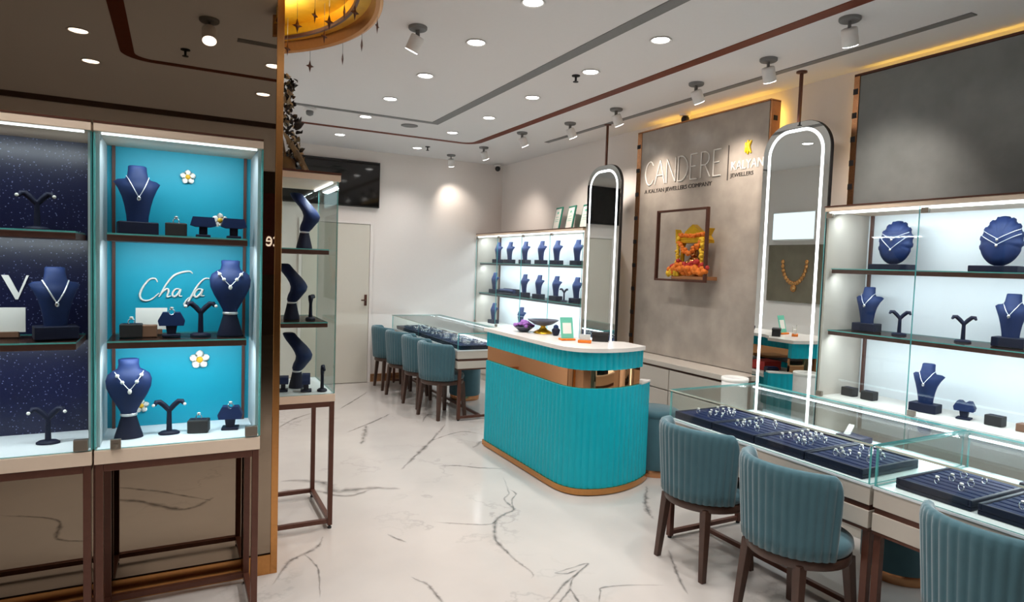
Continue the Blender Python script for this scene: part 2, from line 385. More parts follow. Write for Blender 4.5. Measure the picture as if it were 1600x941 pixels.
# door
d = thing('door_1', 'plain cream door in the back wall', 'door', (1.75, YB-.02, 0)); struct(d)
MB().box(-.41, .41, -.02, .018, .005, 2.0).build('panel', 'door', d, bevel=.003)
MB().box(-.45, -.413, -.028, .018, 0, 2.04).box(.413, .45, -.028, .018, 0, 2.04).box(-.413, .413, -.028, .018, 2.003, 2.04).build('frame', 'white', d, bevel=.003)
MB().box(.355, .385, -.032, -.02, .98, 1.12).tube([(.37, -.035, 1.05), (.37, -.05, 1.05), (.31, -.05, 1.05)], .008).build('handle', 'bronze', d)

# mall outside the entrance (seen only in the mirrors)
struct(MB().box(-6, 6.5, -7.1, -7, 0, 4).box(-6, 6.5, -7, -.76, 3.6, 3.7).build('wall_mall', 'mallwall'), 'brown facade across the mall')
sg = thing('shop_sign', 'white lettered sign across the mall, mirrored in the bronze pillar', 'sign', (1.6, -6.98, 1.2))
MB().box(-1.2, 1.2, .0, .05, 0, 1.6).build('panel', 'mallred', sg, bevel=.01)
text('ece', .42, 'lettering', 'lettermall', (.34, .052, .565), (R(90), 0, R(180)), sg, .004, .66)

# lit display on the wall opposite the tall mirrors (seen reflected)
lb = thing('light_box', 'pale lit panel on the wall opposite the tall LED mirror', 'sign', (XL, 5.66, 1.99)); MB().box(.001, .05, -.33, .33, 0, .38).build('frame', 'whiteplas', lb, bevel=.004); MB().box(.05, .053, -.31, .31, .02, .36).build('diffuser', 'lightbox', lb)
po = thing('picture_panel', 'dark poster of gold jewellery under the pale lit panel', 'poster', (XL, 5.62, 1.2)); MB().box(.001, .03, -.42, .42, 0, .74).build('board', 'olive', po, bevel=.003)
b = MB()
for k in range(16):
    a = PI*k/15; b.ball((.034, .18*math.cos(a), .52-.28*math.sin(a)), .03, 8, 0, .3)
b.ball((.034, 0, .18), .05, 8, 0, .3).build('printed_necklace', 'gold', po)

# ------------------------------------------------------------------ ceiling fittings
def make_downlight():
    t = thing('downlight', '', 'ceiling light', group='recessed downlights')
    MB().lathe([(.052, 0), (.06, -.001), (.066, -.006), (.064, -.009), (.052, -.004), (.05, .0)], n=28, cap=False).build('trim_ring', 'whiteplas', t)
    MB().lathe([(.0505, -.001), (.0505, -.0035)], n=24).build('lens', 'lamp', t); return t
rowsA = [(1.642, 2.2), (1.642, 2.997), (1.643, 3.715), (1.62, 4.567), (1.60, 5.376), (1.60, 6.172), (1.59, 7.216), (1.642, 1.4), (1.64, .6)]
rowsB = [(2.555, 3.064), (2.567, 3.812), (2.567, 4.641), (2.59, 5.507), (2.567, 6.35), (2.565, 7.454), (2.56, 2.25), (2.56, 1.4), (2.56, .6)]
rowsC = [(-.547, 1.58), (-.552, .86), (.617, 1.51), (.646, .61), (-.54, 2.35)]
ordn = ['', 'second ', 'third ', 'fourth ', 'fifth ', 'sixth ', 'seventh ', 'eighth ', 'ninth ']
def light_row(rows, lab, vis):
    for i, (x, y) in enumerate(rows):
        place(PROTO, 'dl', make_downlight, (x, y, ZC), 0, lab(i, x, y))
        l = bpy.data.lights.new('downlight_beam', 'SPOT'); l.energy = 45; l.spot_size = R(118); l.spot_blend = .9; l.shadow_soft_size = .05; l.color = (1, .965, .93)
        o = bpy.data.objects.new('downlight_beam', l); COL.objects.link(o); o.location = (x, y, ZC-.02)
yA = sorted([y for x, y in rowsA]); yB = sorted([y for x, y in rowsB])
light_row(rowsA, lambda i, x, y: '%sround downlight from the back wall in the row inside the grey slot' % ordn[sorted(yA, reverse=True).index(y)], 1)
light_row(rowsB, lambda i, x, y: '%sround downlight from the back wall, between grey slot and brown band' % ordn[sorted(yB, reverse=True).index(y)], 1)
light_row(rowsC, lambda i, x, y: 'round downlight over the entrance, mirrored in the bronze pillar, ' + ['beside the brown band', 'nearest the bulkhead corner', 'beside the gold edge', 'lowest beside the gold edge', 'above the navy cabinet'][i], 1)

def make_spot():
    t = thing('ceiling_spotlight', '', 'spotlight', group='white ceiling spotlights')  # short canister on a bracket
    MB().lathe([(.055, 0), (.055, -.012), (.05, -.018)], n=24).build('base', 'slot', t)
    MB().box(-.012, .012, -.006, .006, -.07, -.015).build('bracket', 'slot', t, bevel=.002)
    a = R(28); ca, sa = math.cos(a), math.sin(a)
    def rot(b):
        b.v = [(x*ca+(z+.07)*-sa*-1*-1 if False else x*ca-(z+.06)*sa, y, -.06+x*sa+(z+.06)*ca) for x, y, z in b.v]; return b
    hd = rot(MB().lathe([(.03, -.052), (.038, -.055), (.041, -.062), (.041, -.142), (.037, -.145)], n=24, cap=True)).build('head', 'whiteplas', t)
    rot(MB().lathe([(.0375, -.1445), (.0375, -.1465)], n=20)).build('lens', 'lamp', hd)
    return t
spots = [((1.247, 3.668), 130, 'white ceiling spotlight hanging beside the gold ceiling bowl'),
 ((3.166, 2.27), 20, 'white ceiling spotlight nearest the dark grey stone panel'), ((3.349, 2.955), 20, 'white ceiling spotlight above the tall mirror nearest the counter'),
 ((3.358, 3.608), 0, 'white ceiling spotlight in front of the near half of the lettered panel'), ((3.344, 4.551), 0, 'white ceiling spotlight in front of the far half of the lettered panel'),
 ((3.318, 5.238), 0, 'white ceiling spotlight at the far end of the long air slot'), ((3.159, 5.903), 0, 'white ceiling spotlight third from the corner camera'),
 ((3.192, 6.906), 20, 'white ceiling spotlight second from the corner camera'), ((3.085, 7.652), 60, 'lit white ceiling spotlight nearest the back wall'),
 ((.166, 2.25), 90, 'white ceiling spotlight over the entrance, mirrored in the bronze pillar')]
for (x, y), a, lab in spots:
    place(PROTO, 'sp', make_spot, (x, y, ZC), R(a), lab)
    if x > 3:
        l = bpy.data.lights.new('spotlight_beam', 'SPOT'); l.energy = 15 if y > 7.5 else (30 if y > 6.5 else (30 if 3.2 < y < 5 else 38)); l.spot_size = R(84); l.spot_blend = 1.; l.shadow_soft_size = .035; l.color = (1, .89, .78)
        o = bpy.data.objects.new('spotlight_beam', l); COL.objects.link(o); o.location = (x+.1*math.cos(R(a)), y+.1*math.sin(R(a)), ZC-.23)
        dv = Vector((math.sin(R(38))*math.cos(R(a)), math.sin(R(38))*math.sin(R(a)), -math.cos(R(38))))
        o.rotation_euler = dv.to_track_quat('-Z', 'Y').to_euler()

def make_sprinkler():
    t = thing('ceiling_sprinkler', '', 'sprinkler')
    MB().lathe([(.03, 0), (.03, -.006), (.012, -.01)], n=16).build('rosette', 'blackm', t)
    MB().lathe([(.008, -.01), (.008, -.04), (.02, -.043), (.02, -.047)], n=12).build('head', 'blackm', t); return t
for (x, y), lab in (((2.532, 3.945), 'small dark sprinkler beside the downlights near the brown band'), ((2.64, 7.3), 'small dark sprinkler beside the farthest downlight'), ((.05, 1.55), 'small dark sprinkler over the entrance, mirrored in the bronze pillar')):
    place(PROTO, 'spr', make_sprinkler, (x, y, ZC), 0, lab)
t = thing('smoke_detector', 'grey smoke detector on the ceiling above the black television', 'detector', (1.074, 6.125, ZC))
MB().lathe([(.06, 0), (.06, -.02), (.05, -.03)], n=24).build('base', 'whiteplas', t); MB().lathe([(.03, -.03), (.034, -.04), (.03, -.065), (.01, -.075)], n=20).build('sensor', 'slot', t)
tag(MB().lathe([(.085, 0), (.085, -.004), (.075, -.007)], n=28).build('ceiling_speaker', 'slot', loc=(2.08, 6.3, ZC)), 'flat round grey ceiling speaker beyond the slot corner', 'speaker')
def make_cam():
    t = thing('ceiling_camera', '', 'camera', group='black dome cameras')
    MB().lathe([(.05, .05), (.05, .035), (.045, .03)], n=20).build('base', 'whiteplas', t)
    MB().ball((0, 0, 0), .036, 12).build('dome', 'black', t); return t
place(PROTO, 'cam', make_cam, (3.88, 7.92, 2.86), 0, 'black dome camera in the far corner under the ceiling')
MB().box(-.01, .12, -.01, .01, .045, .055)
place(PROTO, 'cam', make_cam, (3.95, 4.36, 2.88), 0, 'black dome camera above the lettered stone panel')

# gold ceiling bowl with hanging stars
g = thing('gold_ceiling_bowl', 'stepped gold ceiling feature with hanging stars beside the bronze pillar', 'ceiling ornament', (-.18, 3.42, ZC))
def arc_profile(name, prof, m):
    b = MB(); n = 60; rings = []
    def clipr(r, a):
        x = r*math.cos(a); y = r*math.sin(a); return x, y
    for r, z in prof:
        a1 = math.acos(min(1, .66/r)) if r > .66 else 0
        rings.append([(r*math.cos(-a1+2*a1*k/n), r*math.sin(-a1+2*a1*k/n), z) for k in range(n+1)])
    b.loft(rings, 0, False, False, False); return b.build(name, m, g)
arc_profile('rim', [(1.10, -.002), (1.105, -.125), (1.09, -.13), (1.07, -.125), (1.055, -.07)], 'gold')
arc_profile('step', [(1.055, -.07), (.99, -.068), (.985, -.06), (.98, -.01)], 'goldleaf')
arc_profile('dish', [(.98, -.01), (.9, -.006), (.8, -.005), (.70, -.004), (.662, -.004)], 'goldleaf')
arc_profile('bead', [(1.0, -.07), (.995, -.085), (.98, -.085), (.975, -.07)], 'bronze')
for a in (-.5, .0, .45): area('bowl_light', (-.18+.86*math.cos(a), 3.42+.86*math.sin(a), ZC-.10), .06, .3, .65, (R(180), 0, a), (1, .78, .42))
def make_star():
    t = thing('hanging_star', '', 'star ornament', group='small dark stars on threads')
    o = [(0, .04), (.008, .008), (.026, 0), (.008, -.008), (0, -.04), (-.008, -.008), (-.026, 0), (-.008, .008)]
    b = MB(); b.add([(x, 0, z) for x, z in o]+[(0, .006, 0), (0, -.006, 0)], [(i, (i+1) % 8, 8) for i in range(8)]+[((i+1) % 8, i, 9) for i in range(8)])
    b.build('star', 'bronze', t); MB().tube([(0, 0, .036), (0, 0, .19)], .0012, 5).build('thread', 'slot', t); return t
stars = [(.545, 3.502, 2.74, 0, 'largest dark star hanging beside the gold pillar edge'), (.602, 3.338, 2.75, 40, 'small dark star over the bright gold dish'), (.682, 3.388, 2.75, 0, 'large dark star in the middle of the gold dish'),
 (.723, 3.236, 2.76, 80, 'edge-on thin dark star beside the middle star'), (.77, 3.218, 2.76, 20, 'upper dark star nearest the outer gold rim'), (.70, 3.60, 2.745, 35, 'dark star hanging over the gold step'),
 (.56, 3.93, 2.745, 30, 'dark star touching the gold pillar edge'), (.732, 4.195, 2.745, 10, 'lowest dark star hanging below the gold rim'), (.877, 3.947, 2.75, 75, 'thin edge-on star below the gold rim'),
 (.912, 3.637, 2.75, 70, 'slim dark star below the outer curve of the rim'), (.907, 3.307, 2.75, 50, 'dark star hanging outside the steep end of the rim')]
for x, y, z, a, lab in stars: place(PROTO, 'star', make_star, (x, y, z), R(a), lab)

# ------------------------------------------------------------------ jewellery display props (built facing -Y)
def sweep(w): return max(0, w-.045)*1.0
def ell(w, dp, z, off, n=28, tip=0., sw=0.):
    out = []
    for k in range(n):
        a = 2*PI*k/n; c, s_ = math.cos(a), math.sin(a)
        out.append((w*c, off+dp*s_+sw*c*c, z+tip*abs(c)**3))
    return out
BUST = [(.048, .038, .022, .0, 0), (.075, .040, .022, -.002, 0), (.115, .047, .022, -.006, 0), (.15, .056, .023, -.014, 0), (.178, .069, .022, -.019, .004), (.198, .083, .018, -.016, .010),
        (.208, .069, .019, -.008, .010), (.219, .046, .024, -.002, .002), (.232, .037, .025, .004, 0), (.255, .034, .024, .009, 0), (.272, .033, .023, .013, 0), (.276, .028, .019, .014, 0)]
HEART = [(.0, .052, .036, 0, 0), (.012, .05, .035, 0, 0), (.05, .038, .028, 0, 0), (.085, .029, .022, 0, 0), (.095, .027, .021, 0, 0), (.11, .030, .022, -.002, 0), (.14, .045, .026, -.008, 0), (.175, .064, .03, -.014, 0), (.21, .078, .033, -.018, 0), (.24, .081, .032, -.016, 0),
         (.262, .074, .029, -.01, 0), (.276, .056, .026, -.004, 0), (.284, .04, .026, 0, 0), (.30, .036, .026, .003, 0), (.32, .037, .026, .006, 0), (.323, .03, .02, .006, 0)]
def front(secs, x, z, eps=.003):
    for a, b in zip(secs, secs[1:]):
        if a[0] <= z <= b[0]:
            t = (z-a[0])/(b[0]-a[0]); w, dp, off = (a[i]+(b[i]-a[i])*t for i in (1, 2, 3))
            q = max(0, 1-(x/w)**2); return off-dp*math.sqrt(q)-eps+(sweep(w)*(x/w)**2 if secs is BUST else 0)
    return -eps
def make_bust():
    t = thing('necklace_bust', '', 'jewellery bust')
    MB().box(-.07, .07, -.05, .045, 0, .05).build('base', 'navyd', t, bevel=.004)
    MB().loft([ell(w, dp, z, off, 32, tip, sweep(w)) for z, w, dp, off, tip in BUST]).build('torso', 'navy', t); return t
def make_heart():
    t = thing('heart_shaped_bust', '', 'jewellery bust')
    lo = [q for q in HEART if q[0] <= .095]; up = [q for q in HEART if q[0] >= .095]
    MB().loft([ell(w, dp, z, off) for z, w, dp, off, tp in lo]).build('base', 'navyd', t)
    MB().loft([ell(w, dp, z, off) for z, w, dp, off, tp in up]).build('torso', 'navy', t)
    MB().lathe([(.0285, .09), (.031, .092), (.031, .099), (.0285, .101)], n=24, sy=.8, cap=False).build('band', 'silvern', t); return t
LEAN = [(.095, .027, .021, 0, 0), (.115, .034, .024, -.008, 0), (.14, .05, .028, -.022, 0), (.165, .07, .03, -.04, 0), (.19, .084, .03, -.046, 0), (.215, .088, .028, -.034, 0), (.24, .082, .027, -.014, 0), (.262, .068, .027, .008, 0), (.28, .05, .028, .026, 0), (.298, .038, .027, .042, 0), (.318, .036, .024, .056, 0), (.322, .03, .018, .058, 0)]
def make_lean():
    t = thing('tilted_bust', '', 'jewellery bust')
    MB().loft([ell(w*1.05, dp*1.25, z, off) for z, w, dp, off, tp in HEART if z <= .095]).build('base', 'navyd', t)
    MB().loft([ell(w, dp*(1 if z < .1 else 1.45), z, off*.9) for z, w, dp, off, tp in LEAN]).build('torso', 'navy', t)
    MB().lathe([(.0285, .09), (.031, .092), (.031, .099), (.0285, .101)], n=24, sy=.85, cap=False).build('band', 'silvern', t); return t
def make_oval():
    t = thing('oval_necklace_stand', '', 'jewellery stand')
    MB().box(-.115, .115, -.055, .045, 0, .034).build('base', 'navyd', t, bevel=.004)
    n = 96; pts = []
    for k in range(n):
        a = 2*PI*k/n; c, sn = math.cos(a), math.sin(a); r = 1.
        if sn > -.35 and abs(c) > .32: r = 1+.045*(1 if (k//3) % 2 else -1)*.8
        w = .098*(1.0 if sn < 0 else (1-.12*sn*sn)); pts.append((w*c*r, .165+.132*sn*r))
    b = MB(); rings = []
    for sc, yy in ((1., .018), (1., .004), (.97, -.006), (.7, -.020), (.35, -.027), (.02, -.029)):
        rings.append([(x*sc, yy+(.03*((z-.165)*sc+.132)/.264), .165+(z-.165)*sc) for x, z in pts])
    b.loft(rings, 0, True, True).build('board', 'navy', t); return t
def make_tstand():
    t = thing('bracelet_stand', '', 'jewellery stand')
    MB().box(-.028, .028, -.025, .025, 0, .012).build('base', 'navyd', t, bevel=.003)
    MB().box(-.016, .016, -.012, .012, .012, .055).build('post', 'navyd', t, bevel=.002)
    MB().prism([(-.05, .05), (-.03, .044), (.03, .044), (.05, .05), (.04, .085), (-.04, .085)], -.028, .028, ax='y').build('cushion', 'navy', t, bevel=.005); return t
def make_ystand():
    t = thing('earring_stand', '', 'jewellery stand')
    MB().lathe([(.04, 0), (.04, .006), (.03, .012), (.012, .014)], n=20, sy=.7).build('base', 'navyd', t)
    MB().tube([(0, 0, .01), (0, 0, .09), (0, 0, .105)], [.011, .009, .011], 10).build('post', 'navyd', t)
    for sg_ in (-1, 1):
        MB().tube([(0, 0, .098), (sg_*.018, 0, .12), (sg_*.035, -.002, .136), (sg_*.048, -.006, .136), (sg_*.054, -.012, .124)], [.010, .011, .011, .010, .006], 10).build('arm', 'navyd', t)
    return t
def make_ringbox():
    t = thing('ring_box', '', 'ring box')
    MB().box(-.04, .04, -.03, .03, 0, .054).build('block', 'blackm', t, bevel=.004); MB().box(-.03, .03, -.004, .004, .0535, .0555).build('slot', 'foam', t); return t
def make_slotstand():
    t = thing('ring_stand', '', 'jewellery stand')
    MB().box(-.034, .034, -.03, .03, 0, .01).build('base', 'navyd', t, bevel=.003)
    MB().prism([(-.016, .01), (.016, .01), (.022, .05), (-.022, .05)], -.014, .014, ax='y').build('post', 'navyd', t, bevel=.002)
    b = MB().prism([(-.045, .045), (.045, .045), (.05, .065), (.032, .1), (.014, .1), (0, .088), (-.014, .1), (-.032, .1), (-.05, .065)], -.022, .022, ax='y')
    b.build('saddle', 'navy', t, bevel=.004); return t
def bust(loc, a, lab, grp=None): return place(PROTO, 'bust', make_bust, loc, a, lab, grp)
def heart(loc, a, lab, grp=None): return place(PROTO, 'heart', make_heart, loc, a, lab, grp)
def oval(loc, a, lab): return place(PROTO, 'oval', make_oval, loc, a, lab)
def tst(loc, a, lab): return place(PROTO, 'tst', make_tstand, loc, a, lab)
def yst(loc, a, lab): return place(PROTO, 'yst', make_ystand, loc, a, lab)
def rbox(loc, a, lab): return place(PROTO, 'rbox', make_ringbox, loc, a, lab)
def sst(loc, a, lab): return place(PROTO, 'sst', make_slotstand, loc, a, lab)
def necklace(loc, a, lab, secs, hw, zt, zb, pend='drop', r=.0016, beads=False):
    t = thing('necklace', lab, 'necklace', loc, a)
    pts = []
    n = 13
    for k in range(n):
        u = -1+2*k/(n-1); x = u*hw; z = zb+(zt-zb)*abs(u)**1.15
        pts.append((x, front(secs, x, z, r+(.009 if beads else .0055)), z))
    # clasp round the back of the neck
    MB().tube(pts, r, 6).build('chain', 'silvern', t)
    if beads:
        b = MB()
        for k in (1, 3, 9, 11): b.ball(pts[k], .0075, 8)
        b.build('pearls', 'pearl', t)
    x, y, z = pts[n//2]
    MB().ball((x, y-.003, z-.006), .0085 if pend == 'drop' else .006, 10, 0, .9, .6, 1.2).build('pendant', 'pearl' if beads else 'silver', t)
    return t

# ------------------------------------------------------------------ shop window cabinets against the bronze mirror
def leg_frame(t, x0, x1, y0, y1, ztop, w=.026, mt='bronze', rail_z=.045):
    for sx in (x0, x1-w):
        for sy in (y0, y1-w):
            g_ = MB().box(sx, sx+w, sy, sy+w, .02, ztop).build('leg', mt, t, bevel=.002)
            MB().lathe([(.012, 0), (.012, .008), (.007, .01), (.007, .022)], (sx+w/2, sy+w/2, 0), 12).build('foot', 'blackm', g_)
    MB().box(x0+w, x1-w, y0, y0+w, rail_z-.012, rail_z+.012).box(x0+w, x1-w, y1-w, y1, rail_z-.012, rail_z+.012).box(x0, x0+w, y0+w, y1-w, rail_z-.012, rail_z+.012).box(x1-w, x1, y0+w, y1-w, rail_z-.012, rail_z+.012).build('bottom_rail', mt, t, bevel=.002)
    MB().box(x0+w, x1-w, y0, y0+w, ztop-.03, ztop).box(x0+w, x1-w, y1-w, y1, ztop-.03, ztop).box(x0, x0+w, y0+w, y1-w, ztop-.03, ztop).box(x1-w, x1, y0+w, y1-w, ztop-.03, ztop).build('top_rail', mt, t, bevel=.002)

SH1, SH2, BT = 1.622, 1.207, .797
def window_cabinet(cx, w, lab, back, lp=1.):
    """local x in [-w/2,w/2]; front glass at y=0, back at y=.36"""
    t = thing('display_cabinet', lab, 'display cabinet', (cx, 2.83, 0))
    h = w/2
    leg_frame(t, -h, h, .005, .37, .742)
    MB().box(-h-.003, h+.003, 0, .375, .742, .795).build('plinth_board', 'strip', t, bevel=.002)
    MB().box(-h+.004, h-.004, .014, .349, .7951, BT).build('display_floor', 'shellw', t)
    MB().box(-h-.003, h+.003, -.002, .375, 1.992, 2.022).build('top_board', 'strip', t, bevel=.002)
    MB().box(-h-.003, h+.003, -.003, .375, 2.022, 2.030).build('top_edge', 'bronze', t)
    MB().box(-h, -h+.012, .05, .35, BT, 1.992).build('side_panel', 'side', t); MB().box(h-.012, h, .05, .35, BT, 1.992).build('side_panel', 'side', t)
    bp = MB().box(-h, h, .35, .362, BT, 1.992).build('back_panel', back, t)
    MB().box(-h+.03, -h+.042, .335, .35, BT, 1.992).box(h-.042, h-.03, .335, .35, BT, 1.992).build('shelf_upright', 'shelf', t)
    for z in (SH1, SH2):
        sh = MB().box(-h+.035, h-.05, .045, .349, z-.03, z-.006).build('shelf', 'shelf', t, bevel=.002)
        MB().pane(-h+.035, h-.05, .040, .345, z-.006, z, 0, 1).build('glass_top', ['glassd', 'edge'], sh)
    gd = MB().pane(-h, h, .004, .012, BT+.001, 1.991, 0, 1).build('glass_door', ['glassd', 'edge'], t)
    MB().pane(h-.001, h+.005, .014, .05, BT+.001, 1.991, 0, 1).pane(-h-.005, -h+.001, .014, .05, BT+.001, 1.991, 0, 1).build('glass_side', ['edge', 'edge'], t)
    MB().box(-h+.02, h-.02, .018, .026, 1.985, 1.991).build('led_strip', 'led', t)
    MB().box(h-.055, h-.008, -.004, .02, BT+.004, BT+.046).build('clip', 'chrome', gd, bevel=.002)
    MB().box(-h+.05, -h+.085, -.012, .004, BT+.002, BT+.04).lathe([(.008, 0), (.008, .012)], (-h+.068, -.014, BT+.01), 12).build('lock', 'chrome', gd, bevel=.002)
    for z, pw in ((1.975, 2.0*lp), (SH1-.034, 2.4*lp), (SH2-.034, 2.7*lp)):
        area('cabinet_light', (cx, 2.83+.09, z), w-.12, .03, pw, (R(18), 0, 0), (.88, .95, 1))
    return t
wc = window_cabinet(.0225, .581, 'turquoise backed glass cabinet with white script lettering against the bronze mirror', 'tealp')
wn = window_cabinet(-.5745, .587, 'navy glitter backed glass cabinet beside the turquoise one', 'glitter', .75)
# script lettering on the turquoise board
SCR = {'C': [(-0.071, 1.425), (-0.079, 1.44), (-0.101, 1.436), (-0.125, 1.403), (-0.137, 1.369), (-0.127, 1.347), (-0.097, 1.348), (-0.064, 1.378)], 'h': [(-0.065, 1.361), (-0.041, 1.409), (-0.011, 1.452), (0.023, 1.47), (0.054, 1.475), (0.066, 1.465)], 'h2': [(-0.065, 1.361), (-0.049, 1.385), (-0.034, 1.396), (-0.028, 1.386), (-0.034, 1.361), (-0.019, 1.366)], 'a': [(0.019, 1.395), (0.0, 1.396), (-0.013, 1.376), (-0.007, 1.362), (0.008, 1.374), (0.019, 1.395), (0.013, 1.367), (0.025, 1.365)], 'f': [(0.133, 1.445), (0.111, 1.442), (0.082, 1.406), (0.058, 1.358), (0.043, 1.327), (0.033, 1.329), (0.047, 1.353), (0.075, 1.371)], 'a2': [(0.106, 1.396), (0.087, 1.396), (0.073, 1.374), (0.081, 1.361), (0.097, 1.376), (0.107, 1.396), (0.1, 1.368), (0.113, 1.368)]}
def ribbon_letters(strokes, to3, r=.004):
    b = MB()
    for pts in strokes:
        P = crom([Vector((x, z, 0)) for x, z in pts], 6); n = len(P)
        b.tube([to3(q.x, q.y) for q in P], [r*(.55+.6*math.sin(PI*k/(n-1))) for k in range(n)], 6)
    return b
ribbon_letters(SCR.values(), lambda x, z: (x-.0225, 3.1755-2.83, z), .0042).build('script_lettering', 'letter', wc)
# V and small lettering on the navy board
vb = MB().prism([(-.611, 1.444), (-.588, 1.444), (-.556, 1.372), (-.530, 1.444), (-.522, 1.444), (-.558, 1.347), (-.566, 1.347)], 3.174-2.83, 3.179-2.83, ax='y')
vb.v = [(x+.5745, y, z) for x, y, z in vb.v]; vb.build('lettering', 'letter', wn)
# plumeria flowers fixed on the turquoise board
def make_plumeria():
    t = thing('plumeria_flower', '', 'flower', group='white plumeria flowers')
    b = MB()
    for k in range(5):
        a = 2*PI*k/5+PI/2; c, s_ = math.cos(a), math.sin(a); rings = []
        for q, w, y in ((.004, .004, -.006), (.012, .011, -.008), (.022, .0145, -.010), (.030, .011, -.009), (.0345, .003, -.006)):
            rings.append([(q*c-w*e*s_, y+dy, q*s_+w*e*c) for e, dy in ((-1, .003), (-.5, 0), (0, -.002), (.5, 0), (1, -.003), (0, .004))])
        b.loft(rings, 0, True, True)
    b.build('petals', 'petal', t); MB().ball((0, -.0095, 0), .0115, 10, 0, 1, .45, 1).build('throat', 'petaly', t); return t
for x, z, lab in ((.045, 1.888, 'white plumeria flower alone near the top of the turquoise board'), (.096, 1.081, 'large white plumeria flower under the middle turquoise shelf'), (-.131, .887, 'plumeria flower peeping from behind the heart bust on the cabinet floor')):
    o = place(PROTO, 'plu', make_plumeria, (x, 3.178, z), .0, lab); o.scale = (1.2,)*3 if 'large' in lab else (.9,)*3
place(PROTO, 'plu', make_plumeria, (.165, 3.03, 1.70), R(10), 'plumeria flower between the two bracelet stands on the top turquoise shelf')

bust((-.138, 3.01, SH1), R(8), 'navy necklace bust at the pillar end of the top turquoise shelf'); necklace((-.138, 3.01, SH1), R(8), 'thin silver necklace with round pendant on the top shelf bust of the turquoise cabinet', BUST, .040, .232, .148)
rbox((0, 3.0, SH1), 0, 'dark ring box on the top turquoise shelf')
tst((.101, 3.0, SH1), 0, 'navy bracelet stand beside the ring box on the top turquoise shelf'); tst((.219, 3.0, SH1), 0, 'navy bracelet stand at the gold edge end of the top turquoise shelf')
rbox((-.159, 3.0, SH2), 0, 'dark ring box on the middle turquoise shelf')
tag(MB().box(-.027, .027, -.02, .02, 0, .048).build('card_block', 'brownbox', loc=(-.094, 3.0, SH2), bevel=.003), 'small brown block beside the ring box on the middle turquoise shelf', 'block')
t = thing('price_card', 'white card standing behind the ring stand on the middle turquoise shelf', 'card', (-.09, 3.08, SH2)); MB().box(-.058, .058, 0, .003, .02, .112).build('card', 'paper', t); MB().box(-.04, .04, -.01, .015, 0, .022).build('holder', 'brownbox', t, bevel=.002)
sst((-.015, 3.0, SH2), 0, 'navy ring stand in the middle of the middle turquoise shelf'); yst((.094, 3.0, SH2), 0, 'navy earring stand on the middle turquoise shelf')
heart((.208, 3.0, SH2), R(-4), 'navy heart bust on the middle turquoise shelf'); necklace((.208, 3.0, SH2), R(-4), 'pearl necklace on the heart bust of the middle turquoise shelf', HEART, .05, .275, .215, beads=True)
heart((-.167, 2.99, BT), R(6), 'navy heart bust on the turquoise cabinet floor'); necklace((-.167, 2.99, BT), R(6), 'pearl necklace on the heart bust of the turquoise cabinet floor', HEART, .05, .275, .205, beads=True)
yst((-.022, 3.0, BT), 0, 'navy earring stand on the turquoise cabinet floor'); rbox((.089, 2.99, BT), R(-12), 'black ring box on the turquoise cabinet floor')
sst((.213, 3.0, BT), R(-10), 'navy ring stand at the gold edge end of the turquoise cabinet floor')
# navy cabinet contents
yst((-.467, 3.0, SH1), 0, 'dark earring stand on the top shelf of the navy cabinet')
bust((-.411, 3.0, SH2), R(14), 'large navy bust on the middle shelf of the navy cabinet'); necklace((-.411, 3.0, SH2), R(14), 'silver necklace with round pendant in the navy cabinet', BUST, .042, .225, .14, r=.0028)
yst((-.437, 3.0, BT), R(-6), 'dark earring stand on the floor of the navy cabinet')
t = thing('price_card', 'white card standing on the middle shelf of the navy cabinet', 'card', (-.575, 3.06, SH2)); MB().box(-.06, .06, 0, .003, .02, .115).build('card', 'paper', t); MB().box(-.04, .04, -.01, .015, 0, .022).build('holder', 'brownbox', t, bevel=.002)

# ------------------------------------------------------------------ glass cabinet behind the pillar
def side_cabinet():
    t = thing('display_cabinet', 'narrow see-through glass cabinet on a brown frame behind the bronze pillar', 'display cabinet', (.61, 3.94, 0))
    hx, hy = .195, .28
    leg_frame(t, -hx, hx, -hy, hy, .742)
    MB().box(-hx-.003, hx+.003, -hy-.003, hy+.003, .742, .785).build('plinth_board', 'strip', t, bevel=.002)
    MB().box(-hx+.004, hx-.008, -hy+.008, hy-.008, .7851, .787).build('display_floor', 'shellw', t)
    MB().box(-hx-.004, hx+.012, -hy-.004, hy+.004, 1.985, 2.02).build('top_board', 'strip', t, bevel=.002)
    MB().box(-hx-.004, hx+.014, -hy-.006, hy+.006, 2.02, 2.032).build('top_edge', 'bronze', t)
    e = .006
    MB().pane(-hx, hx, -hy, -hy+e, .788, 1.984).pane(-hx, hx, hy-e, hy, .788, 1.984).pane(hx-e, hx, -hy+e, hy-e, .788, 1.984).build('glass_case', ['glassd', 'edge'], t)
    for z in (1.605, 1.193):
        sh = MB().box(-hx+.01, hx-.04, -hy+.03, hy-.03, z-.03, z-.006).build('shelf', 'shelf', t, bevel=.002)
        MB().pane(-hx+.01, hx-.04, -hy+.028, hy-.028, z-.006, z).build('glass_top', ['glassd', 'edge'], sh)
    MB().tube([(hx-.03, -hy+.03, 1.978), (hx-.03, hy-.03, 1.978)], .006).build('led_strip', 'led', t)
    area('cabinet_light', (.765, 3.94, 1.968), .02, .5, 4, (0, R(-20), 0), (.9, .95, 1))
    return t
side_cabinet()
place(PROTO, 'lean', make_lean, (.665, 3.9, 1.605), R(66), 'navy heart bust side-on on the top shelf behind the bronze pillar'); place(PROTO, 'lean', make_lean, (.60, 3.9, 1.193), R(66), 'navy heart bust side-on on the middle shelf behind the bronze pillar'); place(PROTO, 'lean', make_lean, (.635, 3.9, .788), R(66), 'navy heart bust side-on on the floor of the cabinet behind the pillar')
